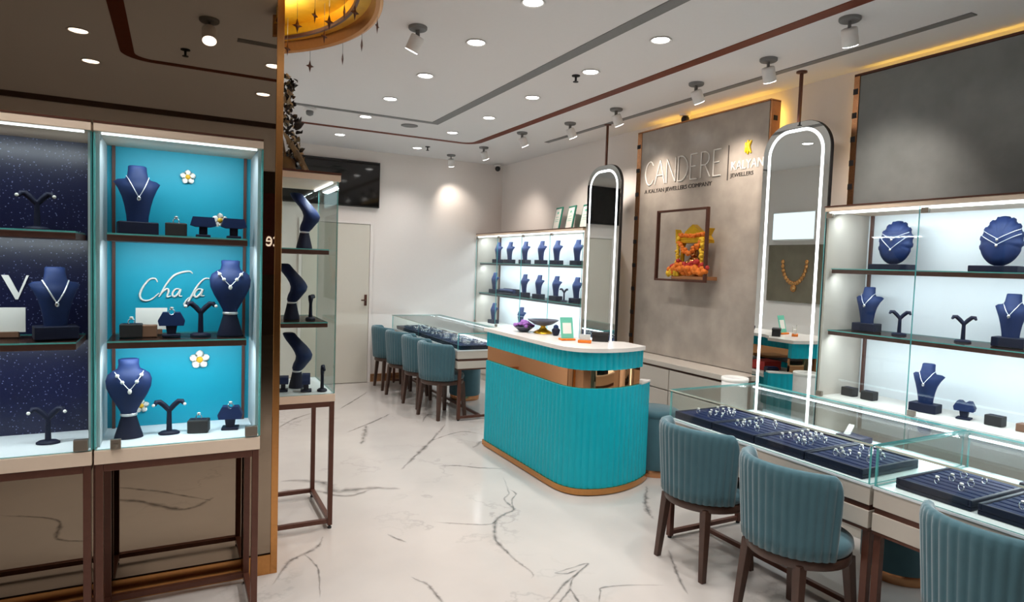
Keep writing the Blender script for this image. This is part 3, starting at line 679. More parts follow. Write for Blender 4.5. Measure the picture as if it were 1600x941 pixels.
yst((.70, 3.86, 1.193), R(70), 'dark earring stand on the middle shelf behind the bronze pillar'); sst((.665, 3.765, .788), R(80), 'dark ring stand on the floor of the cabinet behind the pillar'); yst((.752, 3.75, .788), R(80), 'dark earring stand at the glass corner of the cabinet behind the pillar')
tst((.545, 3.80, .788), R(80), 'dark bracelet stand beside the gold pillar edge')
# dried arrangement on top
t = thing('dried_arrangement', 'dark and pale dried leaf arrangement standing on top of the cabinet behind the pillar', 'dried plant', (.56, 3.94, 2.032))
MB().lathe([(.05, 0), (.06, .02), (.055, .08), (.03, .1)], n=20).build('pot', 'kraft', t)
rnd = random.Random(4)
def leafblade(b, p0, p1, w, bend):
    p0, p1 = Vector(p0), Vector(p1); d_ = p1-p0; sd = d_.cross(Vector((rnd.uniform(-1, 1), rnd.uniform(-1, 1), .2))).normalized(); up = sd.cross(d_).normalized()
    vs = []; n = 8
    for k in range(n+1):
        u = k/n; c = p0+d_*u+up*bend*math.sin(PI*u); ww = w*math.sin(PI*min(.98, u*.9+.08)); vs += [c-sd*ww, c+up*.006*math.sin(PI*u), c+sd*ww]
    fs = []
    for k in range(n):
        for j in range(2): fs.append((3*k+j, 3*k+j+1, 3*k+j+4, 3*k+j+3))
    b.add(vs, fs, 0, True)
bd, bl = MB(), MB()
for k in range(190):
    u = rnd.random(); z = .05+.5*u; xc = -.015+.05*(1-u)+.018*math.sin(9*u); x = xc+rnd.uniform(-.03, .035); y = rnd.uniform(-.07, .05)
    leafblade(bd if k % 3 else bl, (x, y, z), (x+rnd.uniform(-.03, .035), y+rnd.uniform(-.04, .04), z+rnd.uniform(-.03, .04)), rnd.uniform(.008, .016), .008)
for k in range(26):
    u = k/25; leafblade(bl, (-.02+.11*u, -.05, .22-.19*u), (.005+.11*u, -.06, .17-.16*u+.012), .014, .010)
leafblade(bl, (-.03, -.06, .24), (.125, -.06, .02), .016, .012)
for k in range(14): leafblade(bd, (.05+rnd.uniform(-.02, .02), -.05, .28+rnd.uniform(-.05, .05)), (.065+rnd.uniform(-.02, .03), -.06, .30+rnd.uniform(-.05, .05)), .014, .008)
bd.build('dark_leaves', 'leafd', t); bl.build('pale_leaves', 'leafl', t)
MB().tube([(0, 0, .09), (-.03, 0, .25), (-.05, 0, .45), (-.045, 0, .55)], [.008, .006, .005, .003]).build('stem', 'kraft', t)

# ------------------------------------------------------------------ television
t = thing('tv', 'wide black television high on the back wall', 'television', (1.68, YB, 2.215))
MB().box(-.59, .59, -.05, -.002, 0, .565).build('casing', 'black', t, bevel=.004); MB().box(-.578, .578, -.0525, -.0495, .014, .552).build('screen', 'tv', t)

# ------------------------------------------------------------------ reception desk
def offset_path(P, d):
    out = []
    for i, p in enumerate(P):
        t_ = (P[min(i+1, len(P)-1)]-P[max(i-1, 0)]).normalized(); out.append(Vector((p.x-t_.y*d, p.y+t_.x*d, 0)))
    return out
def resample(P, step):
    out = [P[0].copy()]; acc = 0
    for a, b_ in zip(P, P[1:]):
        L_ = (b_-a).length; pos = step-acc
        while pos <= L_: out.append(a+(b_-a)*(pos/L_)); pos += step
        acc = L_-(pos-step)
    return out
corner = [(2.345, 4.905), (2.345, 4.5), (2.345, 4.1), (2.345, 3.80), (2.362, 3.66), (2.425, 3.56), (2.55, 3.505), (2.70, 3.495), (2.86, 3.53), (2.99, 3.585), (3.10, 3.655)]
PATH = resample(crom([(x, y, 0) for x, y in corner], 12), .0062)
def xcut(P, x): return [p for p in P if p.y > 3.9 or p.x <= x]
def fluted(P, amp=.007, pitch=8):
    O = offset_path(P, 0)
    out = []
    for i, p in enumerate(P):
        t_ = (P[min(i+1, len(P)-1)]-P[max(i-1, 0)]).normalized(); n_ = Vector((t_.y, -t_.x, 0)) # outward is to the right of travel?
        a = abs(math.sin(PI*i/pitch)); out.append(p-n_*-amp*(a-1) if False else p+OUT(t_)*amp*(a-1))
    return out
def OUT(t_): return Vector((t_.y, -t_.x, 0)) if True else t_
# travel goes -Y along x=2.345, outward is -X: (t.y,-t.x)=(-1,0)
def wallband(P, thick, z0, z1, smooth=False):
    I = offset_path(P, thick)
    # offset_path moves by (-t.y, t.x)*d = inward
    b = MB(); poly_o = [(p.x, p.y) for p in P]; poly_i = [(p.x, p.y) for p in I]
    n = len(P); rings = [[(x, y, z0) for x, y in poly_i], [(x, y, z0) for x, y in poly_o], [(x, y, z1) for x, y in poly_o], [(x, y, z1) for x, y in poly_i], [(x, y, z0) for x, y in poly_i]]
    b.loft(rings, 0, smooth, False, False)
    for e in (0, n-1): b.add([rings[k][e] for k in range(4)], [(0, 1, 2, 3)])
    return b
rd = thing('reception_desk', 'curved turquoise fluted reception desk with white marble top and rose gold band', 'reception desk')
wallband(fluted(PATH), .05, .05, .735).build('lower_panel', 'teal', rd)
UP = xcut(PATH, 2.95)
wallband(offset_path(UP, .02), .04, .735, .862).build('metal_band', 'bandgold', rd)
wallband(fluted(UP), .05, .862, .985).build('upper_panel', 'teal', rd)
wallband(offset_path(PATH, -.008), .05, .008, .05).build('plinth', 'gold', rd)
wallband(offset_path(PATH, .01), .03, 0, .008).build('plinth_shadow_gap', 'blackm', rd)
# worktop: plate following the curve
O = offset_path(UP, -.018); poly = [(p.x, p.y) for p in O]+[(2.955, 3.80), (2.84, 3.88), (2.76, 4.0), (2.74, 4.2), (2.74, 4.92)]
poly[0] = (poly[0][0], 4.92)
MB().prism(poly, .985, 1.012).build('marble_top', 'topwhite', rd, bevel=.006)
MB().box(2.395, 2.85, 4.87, 4.905, .05, .985).build('end_panel', 'teal', rd)
I_ = offset_path(PATH, .05); poly = [(p.x, p.y) for p in I_ if p.x < 3.06]+[(3.05, 3.70), (2.93, 3.8), (2.88, 3.95), (2.85, 4.2), (2.85, 4.87)]
MB().prism(poly, .655, .685).build('staff_shelf', 'lamtop', rd, bevel=.003)
O2 = [p for p in offset_path(PATH, -.004) if p.x > 2.93 and p.y < 3.9]; I2 = [p for p in offset_path(PATH, .07) if p.x > 2.93 and p.y < 3.9]
MB().prism([(p.x, p.y) for p in O2]+[(p.x, p.y) for p in reversed(I2)], .735, .745).build('side_ledge', 'lamtop', rd)
# things on the desk
DT = 1.012
t = thing('flower_dish', 'dish of lilac flowers on the reception desk', 'flowers', (2.53, 4.58, DT))
MB().lathe([(.03, 0), (.04, .004), (.085, .04), (.088, .044), (.082, .042), (.035, .01)], n=24).build('dish', 'bowl', t)
rnd = random.Random(9); b = MB()
for k in range(40):
    a = rnd.uniform(0, 2*PI); q = .082*math.sqrt(rnd.random()); b.ball((q*math.cos(a), q*math.sin(a), .05+.035*(1-q/.09)+rnd.uniform(-.008, .008)), .018, 7, 0, 1, 1, .7)
b.build('petals', 'purple', t)
t = thing('footed_bowl', 'wide dark bowl on a gold foot on the reception desk', 'bowl', (2.63, 4.44, DT))
MB().lathe([(.03, .06), (.07, .07), (.125, .105), (.128, .108), (.12, .106), (.06, .078), (.01, .074)], n=32).build('bowl', 'bowl', t)
MB().lathe([(.075, 0), (.07, .012), (.035, .03), (.018, .05), (.03, .062)], n=24).build('foot', 'goldleaf', t)
t = thing('desk_ornament', 'small dark blue ornament beside the footed bowl', 'ornament', (2.64, 4.26, DT)); MB().lathe([(.02, 0), (.03, .02), (.034, .045), (.02, .06)], n=16).build('pot', 'navyd', t); MB().ball((0, 0, .066), .02, 10).build('knob', 'navy', t)
t = thing('table_sign', 'tilted mint green and white stand-up sign on the reception desk', 'sign', (2.56, 3.96, DT), R(-8))
def tilt(b, a=R(14)):
    ca, sa = math.cos(a), math.sin(a); b.v = [(x, y*ca+z*sa, -y*sa+z*ca) for x, y, z in b.v]; return b
tilt(MB().box(-.05, .05, 0, .004, .012, .172)).build('card', 'mint', t); tilt(MB().box(-.034, .034, -.0015, .0, .05, .13)).build('white_field', 'paper', t)
MB().box(-.055, .055, -.02, .05, 0, .014).build('foot', 'orange', t, bevel=.003)
t = thing('card_holder', 'clear acrylic card holder with orange base on the reception desk', 'card holder', (2.60, 3.80, DT), R(-38))
MB().pane(-.045, .045, -.002, .002, .02, .095).pane(-.045, .045, .028, .032, .01, .08).build('pane', ['acryl', 'edgel'], t); MB().box(-.048, .048, -.015, .035, 0, .02).build('base', 'orange', t, bevel=.003); MB().box(-.04, .04, .004, .022, .02, .06).build('cards', 'paper', t)
t = thing('desk_box', 'small black box near the curved end of the reception desk', 'box', (2.78, 3.86, DT), R(-38)); MB().box(-.06, .06, -.035, .035, 0, .05).build('body', 'black', t, bevel=.004); MB().box(-.062, .062, -.037, .037, .05, .068).build('lid', 'blackm', t, bevel=.003)
t = thing('desk_tray', 'navy tray on the low side ledge of the reception desk', 'tray', (2.955, 3.745, .685), R(28)); MB().box(-.05, .05, -.04, .04, 0, .075).build('body', 'navyd', t, bevel=.004); MB().box(-.042, .042, -.032, .032, .075, .081).build('pad', 'foam', t)
# staff side clutter, seen in the tall mirror
tag(MB().box(-.16, .16, -.12, .12, 0, .05).build('blue_folder', 'folder', loc=(2.62, 4.4, .685), rotz=R(12), bevel=.005), 'blue folder lying on the staff shelf of the reception desk', 'folder')
tag(MB().box(-.13, .13, -.1, .1, 0, .02).build('paper_stack', 'paper', loc=(2.62, 4.40, .7355), rotz=R(-8), bevel=.002), 'white papers on top of the blue folder on the staff shelf', 'papers')
tag(MB().box(-.1, .1, -.09, .09, 0, .08).build('red_box', 'red', loc=(2.66, 4.06, .685), rotz=R(5), bevel=.005), 'red box on the staff shelf of the reception desk', 'box')

# ------------------------------------------------------------------ chairs
def make_chair():
    t = thing('barrel_chair', '', 'chair')
    MB().lathe([(.02, .385), (.19, .385), (.212, .392), (.222, .412), (.217, .435), (.19, .45), (.1, .458), (.01, .46)], n=40).build('seat', 'velvet', t)
    MB().lathe([(.18, .345), (.212, .345), (.216, .35), (.216, .38), (.212, .385), (.18, .385), (.18, .345)], n=40, cap=False).build('seat_ring', 'wood', t)
    for sx in (-1, 1):
        for sy in (-1, 1):
            cx, cy, bx, by = sx*.142, sy*.142, sx*.168, sy*.168; a, c = .021, .0145
            MB().hexa([(bx-c, by-c, 0), (bx+c, by-c, 0), (bx+c, by+c, 0), (bx-c, by+c, 0)], [(cx-a, cy-a, .36), (cx+a, cy-a, .36), (cx+a, cy+a, .36), (cx-a, cy+a, .36)]).build('leg', 'wood', t, bevel=.003)
    # barrel back: channelled outside, plain padded inside
    A = R(82); nu = 120; rings = []
    Z0, Z1 = .392, .768
    for i in range(nu+1):
        u = -1+2*i/nu; th = PI/2+A*u
        e = .13; q = max(0, (abs(u)-(1-e))/e); top = Z1-.02*abs(u)**2-.10*(1-math.sqrt(max(0, 1-q*q))); 
        fl_ = abs(math.sin(PI*i/6)); Ro = .236; T = .045*(1-.25*q*q)
        ring = []
        def P(r, z): tl = .028*(z-Z0)/(Z1-Z0); rr = r+tl; ring.append((rr*math.cos(th), rr*math.sin(th), z))
        rib = .0075*(fl_-1)
        for z in (Z0, Z0+.06, Z0+.15, top-.12, top-.05): P(Ro+rib, z)
        P(Ro+rib*.6-.004, top-.022); P(Ro-.012, top-.006); P(Ro-.026, top); P(Ro-.040, top-.006); P(Ro-T, top-.024)
        for z in (top-.06, Z0+.15, Z0+.07, Z0): P(Ro-T-.004, z)
        rings.append(ring)
    MB().loft(rings, 0, True, True).build('backrest', 'velvet', t)
    return t
def chair(x, y, a, lab, grp): return place(PROTO, 'chair', make_chair, (x, y, 0), a, lab, grp)
G1, G2 = 'velvet chairs at the near glass counter', 'velvet chairs at the far glass counter'
chair(2.50, 2.46, R(90), 'blue grey velvet chair beside the reception desk at the near counter', G1)
chair(2.43, 1.84, R(86), 'blue grey velvet chair in the middle of the near counter', G1)
chair(2.50, 1.08, R(90), 'blue grey velvet chair cut off by the picture edge at the near counter', G1)
chair(2.40, 6.02, R(106), 'blue grey velvet chair at the desk end of the far counter', G2)
chair(2.40, 6.54, R(98), 'second velvet chair from the reception desk at the far counter', G2)
chair(2.38, 7.07, R(106), 'third velvet chair from the reception desk at the far counter', G2)
chair(2.36, 7.59, R(90), 'velvet chair nearest the back wall at the far counter', G2)
def make_pouf():
    t = thing('round_stool', '', 'stool')
    MB().lathe([(.165, 0), (.168, .004), (.168, .05), (.165, .055)], n=36).build('gold_base', 'rosegold', t)
    MB().lathe([(.172, .055), (.178, .07), (.178, .43), (.174, .445)], n=36).build('drum', 'velvet', t)
    MB().lathe([(.174, .445), (.182, .455), (.18, .485), (.15, .5), (.02, .503)], n=36).build('cushion', 'velvet', t); return t
place(PROTO, 'pouf', make_pouf, (3.27, 3.78, 0), 0, 'round blue grey stool with gold base behind the reception desk end')
place(PROTO, 'pouf', make_pouf, (3.38, 1.95, 0), 0, 'round blue grey stool with gold base behind the near glass counter')
place(PROTO, 'pouf', make_pouf, (2.96, 6.72, 0), 0, 'round blue grey stool with gold base under the far glass counter')

# ------------------------------------------------------------------ glass counters
def counter(name_lab, x0, x1, y0, y1, front_dir='x', ndiv=(1,), drawers=2, led_x=None):
    t = thing('glass_counter', name_lab, 'display counter', (x0, y0, 0)); X = x1-x0; Y = y1-y0
    w = .03
    for ax in (0.02, X-.1-w):
        for ay in (.004, Y-.004-w):
            lg = MB().box(ax, ax+w, ay, ay+w, .012, .505).build('leg', 'bronze', t, bevel=.002)
            MB().lathe([(.012, 0), (.012, .008), (.008, .012)], (ax+w/2, ay+w/2, 0), 12).build('foot', 'blackm', lg)
    for ay in (.006, Y-.006-.026): MB().box(.02+w, X-.1-w, ay, ay+.026, .02, .044).build('end_rail', 'bronze', t, bevel=.002)
    MB().box(.26, .286, .032, Y-.032, .02, .044).build('stretcher', 'bronze', t, bevel=.002)
    MB().box(.008, X-.02, .006, Y-.006, .505, .519).build('bottom_trim', 'bronze', t)
    MB().box(.004, X-.01, .003, Y-.003, .519, .592).build('lower_drawer', 'lam', t, bevel=.002)
    MB().box(.012, X-.02, .006, Y-.006, .592, .616).build('mid_trim', 'bronze', t)  # dark brown strip between the two drawers
    MB().box(.004, X-.01, .003, Y-.003, .616, .692).build('upper_drawer', 'lam', t, bevel=.002)
    MB().box(0, X, 0, Y, .692, .702).build('display_floor', 'shellw', t, bevel=.001)
    e = .008; T0, T1 = .703, .862
    MB().pane(.004, .004+e, .004+e, Y-.004-e, T0, T1).build('front_glass', ['glass', 'edge'], t)
    MB().pane(.004, X-.02, .004, .004+e, T0, T1).build('side_glass', ['glass', 'edge'], t); MB().pane(.004, X-.02, Y-.004-e, Y-.004, T0, T1).build('side_glass', ['glass', 'edge'], t)
    tp = MB().pane(.0, X-.01, 0, Y, T1, T1+.009).build('top_glass', ['glass', 'edge'], t)
    MB().box(-.0015, .004, .0, Y, T1+.001, T1+.008).build('front_edge', 'edgel', tp)
    MB().box(X-.03, X-.02, .004, Y-.004, T0, T1).build('rear_panel', 'glass', t)
    MB().tube([(X-.045, .02, T1-.012), (X-.045, Y-.02, T1-.012)], .006).build('led_tube', 'ledc', t)
    for f in ndiv: MB().pane(.012, X-.03, f*Y-.004, f*Y+.004, T0, T1).build('divider', ['glass', 'edge'], t)
    area('counter_light', (x1-.06, (y0+y1)/2, T1-.02), .03, Y-.08, 5*Y, (0, R(35), 0), (.86, .94, 1))
    return t
counter('near glass counter with navy ring trays beside the fluted desk', 2.52, 3.22, 1.585, 2.80, ndiv=())
counter('near glass counter cut by the picture edge, under the showcase', 2.52, 3.22, .36, 1.575, ndiv=())
counter('far glass counter with ring trays and four chairs', 2.44, 3.10, 5.74, 7.90, ndiv=(.55,))
# trays
def make_tray():
    t = thing('jewellery_tray', '', 'tray')
    MB().box(-.2, .2, -.14, .14, 0, .016).box(-.2, .2, -.14, -.128, .016, .042).box(-.2, .2, .128, .14, .016, .042).box(-.2, -.188, -.128, .128, .016, .042).box(.188, .2, -.128, .128, .016, .042).build('frame', 'navyd', t, bevel=.003)
    b = MB()
    for k in range(8): b.box(-.186+k*.0465, -.186+k*.0465+.043, -.127, .127, .014, .038)
    b.build('velvet_rolls', 'foam', t, bevel=.006); return t
def make_ring():
    b = MB(); n = 18
    b.tube([(.0, .009*math.cos(2*PI*k/n), .004+.009*math.sin(2*PI*k/n)) for k in range(n)], .0017, 6, 0, True)
    b.lathe([(.001, .011), (.005, .0155), (.0065, .018), (.004, .0205), (.001, .021)], n=8, mi=1, smooth=False)
    o = b.build('ring', ['silver', 'pearl']); o['category'] = 'ring'; return o
def ring_at(x, y, z, a, lab, grp):
    if 'ring' not in PROTO: PROTO['ring'] = make_ring(); o = PROTO['ring']
    else: o = PROTO['ring'].copy(); COL.objects.link(o)
    o.location = (x, y, z); o.rotation_euler = (0, R(10), a); o['label'] = lab; o['group'] = grp; sc = 1.25; o.scale = (sc, sc, sc); return o
rnd = random.Random(21)
FT = .702
def tray(cx, cy, lab, rl, rows, cols, dropout=.1, a=0):
    place(PROTO, 'tray', make_tray, (cx, cy, FT), a, lab, 'navy velvet ring trays')
    for i in range(rows):
        for j in range(cols):
            if rnd.random() < dropout: continue
            x = cx-.14+.0465*round((.5+i)*6/rows)+.0; y = cy-.085+.17*(j+.5)/cols+rnd.uniform(-.008, .008)
            ring_at(x, y, FT+.0405, rnd.uniform(-.5, .5), rl, rl)
for k, (cy, nm) in enumerate(((2.645, 'nearest the reception desk'), (2.358, 'second from the reception desk'), (2.071, 'third from the reception desk'), (1.784, 'farthest from the reception desk'))):
    tray(2.755, cy, 'navy ring tray in the fluted desk end counter, '+nm, 'silver ring in the near counter tray '+nm, 4, 4, .25)
for k, (cy, nm) in enumerate(((1.385, 'beside the joint of the near counters'), (1.085, 'cut by the picture edge'), (.8, 'outside the picture'))[:2]):
    tray(2.79, cy, 'navy ring tray with few rings '+nm, 'silver ring in the tray '+nm, 3, 2, 0)
NM = ['nearest the reception desk', 'second from the reception desk', 'third from the reception desk', 'fourth from the reception desk', 'fifth from the reception desk', 'sixth from the reception desk', 'nearest the back wall']
for k in range(7):
    tray(2.672, 5.90+.285*k+(.05 if k > 3 else 0), 'navy ring tray in the far counter, '+NM[k], 'silver ring in the far counter tray '+NM[k], 4, 4, .15)
# small displays at the back of the near counters
t = thing('ring_pad', 'dark ring pad with white card at the back of the near counter', 'ring pad', (3.11, 2.06, FT)); MB().box(-.05, .05, -.07, .07, 0, .03).build('pad', 'navyd', t, bevel=.004); MB().prism([(-.02, .03), (.0, .03), (.03, .075), (.022, .078)], .02, .045, ax='y').build('card', 'paper', t)
tag(MB().box(-.04, .04, -.09, .09, 0, .03).build('display_pad', 'navyd', loc=(3.11, 1.22, FT), bevel=.005), 'dark display pad at the back of the counter cut by the picture edge', 'pad')
t = thing('paper_cup', 'white cylinder bin behind the near counter beside the tall mirror', 'bin', (3.36, 3.10, 0)); MB().lathe([(.07, 0), (.082, .02), (.086, .83), (.08, .835), (.076, .83), (.07, .03)], n=28, cap=False).lathe([(.07, .0), (.07, .03)], n=28).build('body', 'whiteplas', t); MB().lathe([(.087, .82), (.09, .83), (.087, .845), (.08, .845), (.08, .83)], n=28, cap=False).build('rim', 'paper', t)
t.name = 'waste_bin'

# ------------------------------------------------------------------ wall showcases
def wall_case(lab, x0, y0, y1, ztop, sh, zb, shelfm, divs, ledp):
    """case against the right hand wall; front glass at x0; local origin at (x0,y0,0)"""
    X = XR-.004-x0; Y = y1-y0
    t = thing('wall_showcase', lab, 'display cabinet', (x0, y0, 0))
    MB().box(.02, X, 0.01, Y-.01, 0, zb-.045).build('base_cabinet', 'lam', t, bevel=.002)
    b = MB()
    nd = max(2, round(Y/.55))
    for k in range(nd):
        a0, a1 = .012+(Y-.024)*k/nd, .012+(Y-.024)*(k+1)/nd
        MB().box(.004, .02, a0+.003, a1-.003, .09, .40).build('drawer', 'lam', t, bevel=.002); MB().box(.004, .02, a0+.003, a1-.003, .408, zb-.055).build('drawer', 'lam', t, bevel=.002)
    MB().box(-.01, X, 0, Y, zb-.04, zb).build('base_board', 'lamtop', t, bevel=.003)
    MB().box(X-.012, X, 0, Y, zb, ztop-.035).build('back_panel', 'shellw', t)
    MB().box(0, X, 0, Y, ztop-.035, ztop-.008).build('top_board', 'strip', t, bevel=.002)
    MB().box(-.003, X, -.003, Y+.003, ztop-.008, ztop).build('top_edge', 'bronze', t)
    MB().box(.025, X-.012, Y-.012, Y, zb, ztop-.036).build('side_panel', 'lam', t); MB().box(.025, X-.012, 0, .012, zb, ztop-.036).build('side_panel', 'lamtop', t)
    for z in sh:
        s_ = MB().box(.055, X-.013, .03, Y-.03, z-.03, z-.006).build('shelf', shelfm, t, bevel=.002)
        MB().pane(.05, X-.014, .03, Y-.03, z-.006, z).build('glass_top', ['glassd', 'edge'], s_)
    MB().box(X-.032, X-.013, Y-.05, Y-.035, zb, ztop-.036).box(X-.032, X-.013, .035, .05, zb, ztop-.036).build('shelf_upright', 'shelf', t)
    ys = [0]+[d_*Y for d_ in divs]+[Y]
    for a0, a1 in zip(ys, ys[1:]):
        gd = MB().pane(.004, .011, a0+.0015, a1-.0015, zb+.002, ztop-.037).build('glass_door', ['glassd', 'edge'], t)
        for zz in (zb+.004, ztop-.075):
            MB().box(-.002, .018, a1-.05, a1-.01, zz, zz+.03).build('clip', 'chrome', gd, bevel=.002)
    MB().box(.018, .03, .02, Y-.02, ztop-.05, ztop-.037).build('led_strip', 'ledc', t)
    for z, f in ((ztop-.055, 1.), (sh[0]-.036, .9), (sh[1]-.036, .9)):
        area('showcase_light', (x0+.1, (y0+y1)/2, z), .03, Y-.1, ledp*Y*f, (0, R(-25), 0), (.84, .93, 1))
    return t
wall_case('near white lit showcase of navy busts under the dark grey stone panel', 3.58, .30, 2.655, 1.985, (1.60, 1.215), .795, 'shelf', (.26, .757), 4.2)
wall_case('far white lit showcase with rows of navy busts beside the back wall', 3.64, 5.43, 8.03, 1.965, (1.575, 1.17), .755, 'shelfgrey', (.25, .5, .75), 5.0)
W = R(-90)
oval((3.82, 2.36, 1.60), W, 'oval notched navy necklace stand at the mirror end of the near showcase'); oval((3.82, 1.80, 1.60), W, 'oval notched navy necklace stand farther from the mirror in the near showcase')
def oval_chain(loc, lab, zb, hw, zt):
    t = thing('necklace', lab, 'necklace', loc, W); pts = []
    for k in range(13):
        u = -1+2*k/12; z = zb+(zt-zb)*abs(u); x = hw*u
        rr = math.sqrt((x/.098)**2+((z-.165)/.132)**2); prof = [(0., -.029), (.35, -.027), (.7, -.020), (.97, -.006), (1., .004), (1.2, .01)]
        yy = .004
        for (a, ya), (b_, yb) in zip(prof, prof[1:]):
            if a <= rr <= b_: yy = ya+(yb-ya)*(rr-a)/(b_-a)
        pts.append((x, yy+.03*((z-.165)+.132)/.264-.009, z))
    MB().tube(pts, .0014, 6).build('chain', 'silvern', t); q = pts[6]; MB().ball((q[0], q[1]-.003, q[2]-.006), .007, 10, 0, 1, .6, 1.2).build('pendant', 'silver', t)
oval_chain((3.82, 2.36, 1.60), 'upper fine necklace on the oval stand at the mirror end', .185, .085, .225); oval_chain((3.82, 2.36, 1.60), 'lower fine necklace on the oval stand at the mirror end', .125, .09, .205)
oval_chain((3.82, 1.80, 1.60), 'upper fine necklace on the oval stand farther from the mirror', .175, .088, .225); oval_chain((3.82, 1.80, 1.60), 'lower fine necklace on the oval stand farther from the mirror', .145, .094, .200)
for x, y, z, lab, nl in ((3.83, 2.50, 1.215, 'navy bust at the mirror end of the middle shelf, near showcase', 'fine necklace on the middle shelf bust beside the mirror, near showcase'), (3.83, 1.72, 1.215, 'navy bust at the far side of two earring stands, near showcase', 'fine necklace on the middle shelf bust cut by the picture edge'), (3.80, 2.10, .795, 'navy bust standing on the floor of the near showcase', 'silver necklace on the bust on the near showcase floor')):
    bust((x, y, z), W+R(8), lab); necklace((x, y, z), W+R(8), nl, BUST, .04, .235, .165)
yst((3.82, 2.29, 1.215), W+R(25), 'dark earring stand beside the bust at the mirror end, near showcase'); yst((3.82, 1.94, 1.215), W+R(25), 'dark earring stand farther from the mirror, near showcase')
rbox((3.80, 2.565, .795), W, 'dark ring box nearest the mirror on the near showcase floor'); rbox((3.80, 2.435, .795), W, 'dark ring box beside the floor bust of the near showcase')
sst((3.82, 1.905, .795), W+R(15), 'dark ring stand on the floor of the near showcase'); rbox((3.82, 1.755, .795), W, 'dark ring box beside the ring stand, near showcase floor')
tag(MB().box(-.05, .05, -.03, .03, 0, .04).build('wooden_block', 'brownbox', loc=(3.82, 1.60, .795), rotz=W, bevel=.003), 'brown block at the picture edge on the near showcase floor', 'block')
# far showcase rows
F1 = [7.72, 7.38, 6.97, 6.57, 6.22, 5.80]; F2 = [7.80, 6.96, 6.60, 6.21, 5.79]
on = ['nearest the back wall', 'second from the back wall', 'third from the back wall', 'fourth from the back wall', 'fifth from the back wall', 'nearest the tall mirror']
GB = 'navy busts in the far showcase'
for i, y in enumerate(F1): bust((3.83, y, 1.575), W+R(6), 'navy bust on the top shelf of the far showcase, '+on[i], GB)
o2 = ['alone nearest the back wall', 'beside the bracelet tray', 'third from the back wall', 'beside the earring stand', 'nearest the tall mirror']
for i, y in enumerate(F2): bust((3.83, y, 1.17), W+R(6), 'navy bust on the middle shelf of the far showcase, '+o2[i], GB)
bust((3.83, 7.80, .755), W+R(6), 'navy bust on the floor of the far showcase nearest the back wall', GB); bust((3.83, 7.02, .755), W+R(6), 'navy bust on the far showcase floor above the lilac flowers', GB)
yst((3.82, 6.02, 1.17), W+R(20), 'dark earring stand on the middle shelf of the far showcase')
t = thing('bracelet_tray', 'long low dark tray on the middle shelf of the far showcase', 'tray', (3.82, 7.38, 1.17), W); MB().box(-.21, .21, -.06, .06, 0, .02).box(-.21, .21, .04, .06, .02, .075).build('frame', 'navyd', t, bevel=.004); MB().tube([(-.19, -.01, .045), (.19, -.01, .045)], .025, 12).build('roll', 'navy', t)
# certificates leaning on the wall above the far showcase
def make_cert():
    t = thing('framed_certificate', '', 'certificate', group='green framed certificates')
    def lean(b):
        a = R(10); ca, sa = math.cos(a), math.sin(a); b.v = [(x, y*ca+z*sa, -y*sa+z*ca) for x, y, z in b.v]; return b
    lean(MB().box(-.11, .11, 0, .015, 0, .27)).build('frame', 'green', t, bevel=.003); lean(MB().box(-.09, .09, -.002, .001, .022, .248)).build('sheet', 'paper', t)
    lean(MB().box(-.06, .06, -.003, -.0015, .12, .125).box(-.06, .06, -.003, -.0015, .10, .105).box(-.05, .05, -.003, -.0015, .15, .155).box(-.025, .025, -.003, -.0015, .19, .215)).build('print', 'mint', t); return t
for y, lab in ((6.30, 'green framed certificate farthest from the tall mirror on the far showcase'), (6.03, 'middle green framed certificate on top of the far showcase'), (5.74, 'green framed certificate nearest the tall mirror on the far showcase')):
    place(PROTO, 'cert', make_cert, (3.84, y, 1.966), W-R(12), lab)

# low storage under the lettered panel
t = thing('storage_base', 'low beige drawer unit under the lettered stone panel', 'cabinet', (3.60, 3.34, 0))
MB().box(.02, .416, 0, 2.06, 0, .735).build('carcass', 'lam', t, bevel=.002); MB().box(-.004, .416, -.004, 2.064, .75, .79).build('top_board', 'lam', t, bevel=.003)
MB().box(.012, .416, 0, 2.06, .735, .75).build('shadow_gap', 'bronze', t)
for k in range(3):
    for z0, z1 in ((.02, .38), (.39, .555), (.565, .73)): MB().box(.003, .02, .006+.684*k, .684*(k+1)-.004, z0, z1).build('drawer', 'lam', t, bevel=.002)

# ------------------------------------------------------------------ stone panels
def dashes(b, x0, x1, y0, y1, z0, z1, n, mi):
    for k in range(n):
        z = z0+(z1-z0)*(k+.5)/n; b.box(x0, x1, y0, y1, z-.018, z+.018, mi)
sp = thing('stone_panel', 'tall grey stone panel with raised lettering and gold edges between the two tall mirrors', 'wall panel', (3.86, 3.37, .795))
MB().box(0, .10, 0, 1.455, 0, 2.03).build('slab', 'stone', sp, bevel=.002)
b = MB().box(-.004, .10, 1.457, 1.515, 0, 2.035); dashes(b, -.006, .06, 1.47, 1.518, .02, 2.02, 9, 1); b.build('gold_edge', ['rosegold', 'blackm'], sp)
b = MB().box(.006, .10, -.014, -.001, 0, 2.035); dashes(b, .03, .07, -.016, -.004, .02, 2.02, 9, 1); b.build('gold_edge', ['rosegold', 'blackm'], sp)
MB().box(-.004, .10, -.014, 1.515, 2.031, 2.043).build('gold_cap', 'rosegold', sp)
MB().box(.11, .125, .05, 1.40, 2.0, 2.02).box(.112, .125, 1.44, 1.455, .2, 2.0).box(.112, .125, .02, .035, .2, 2.0).build('led_strip', 'ledw', sp)
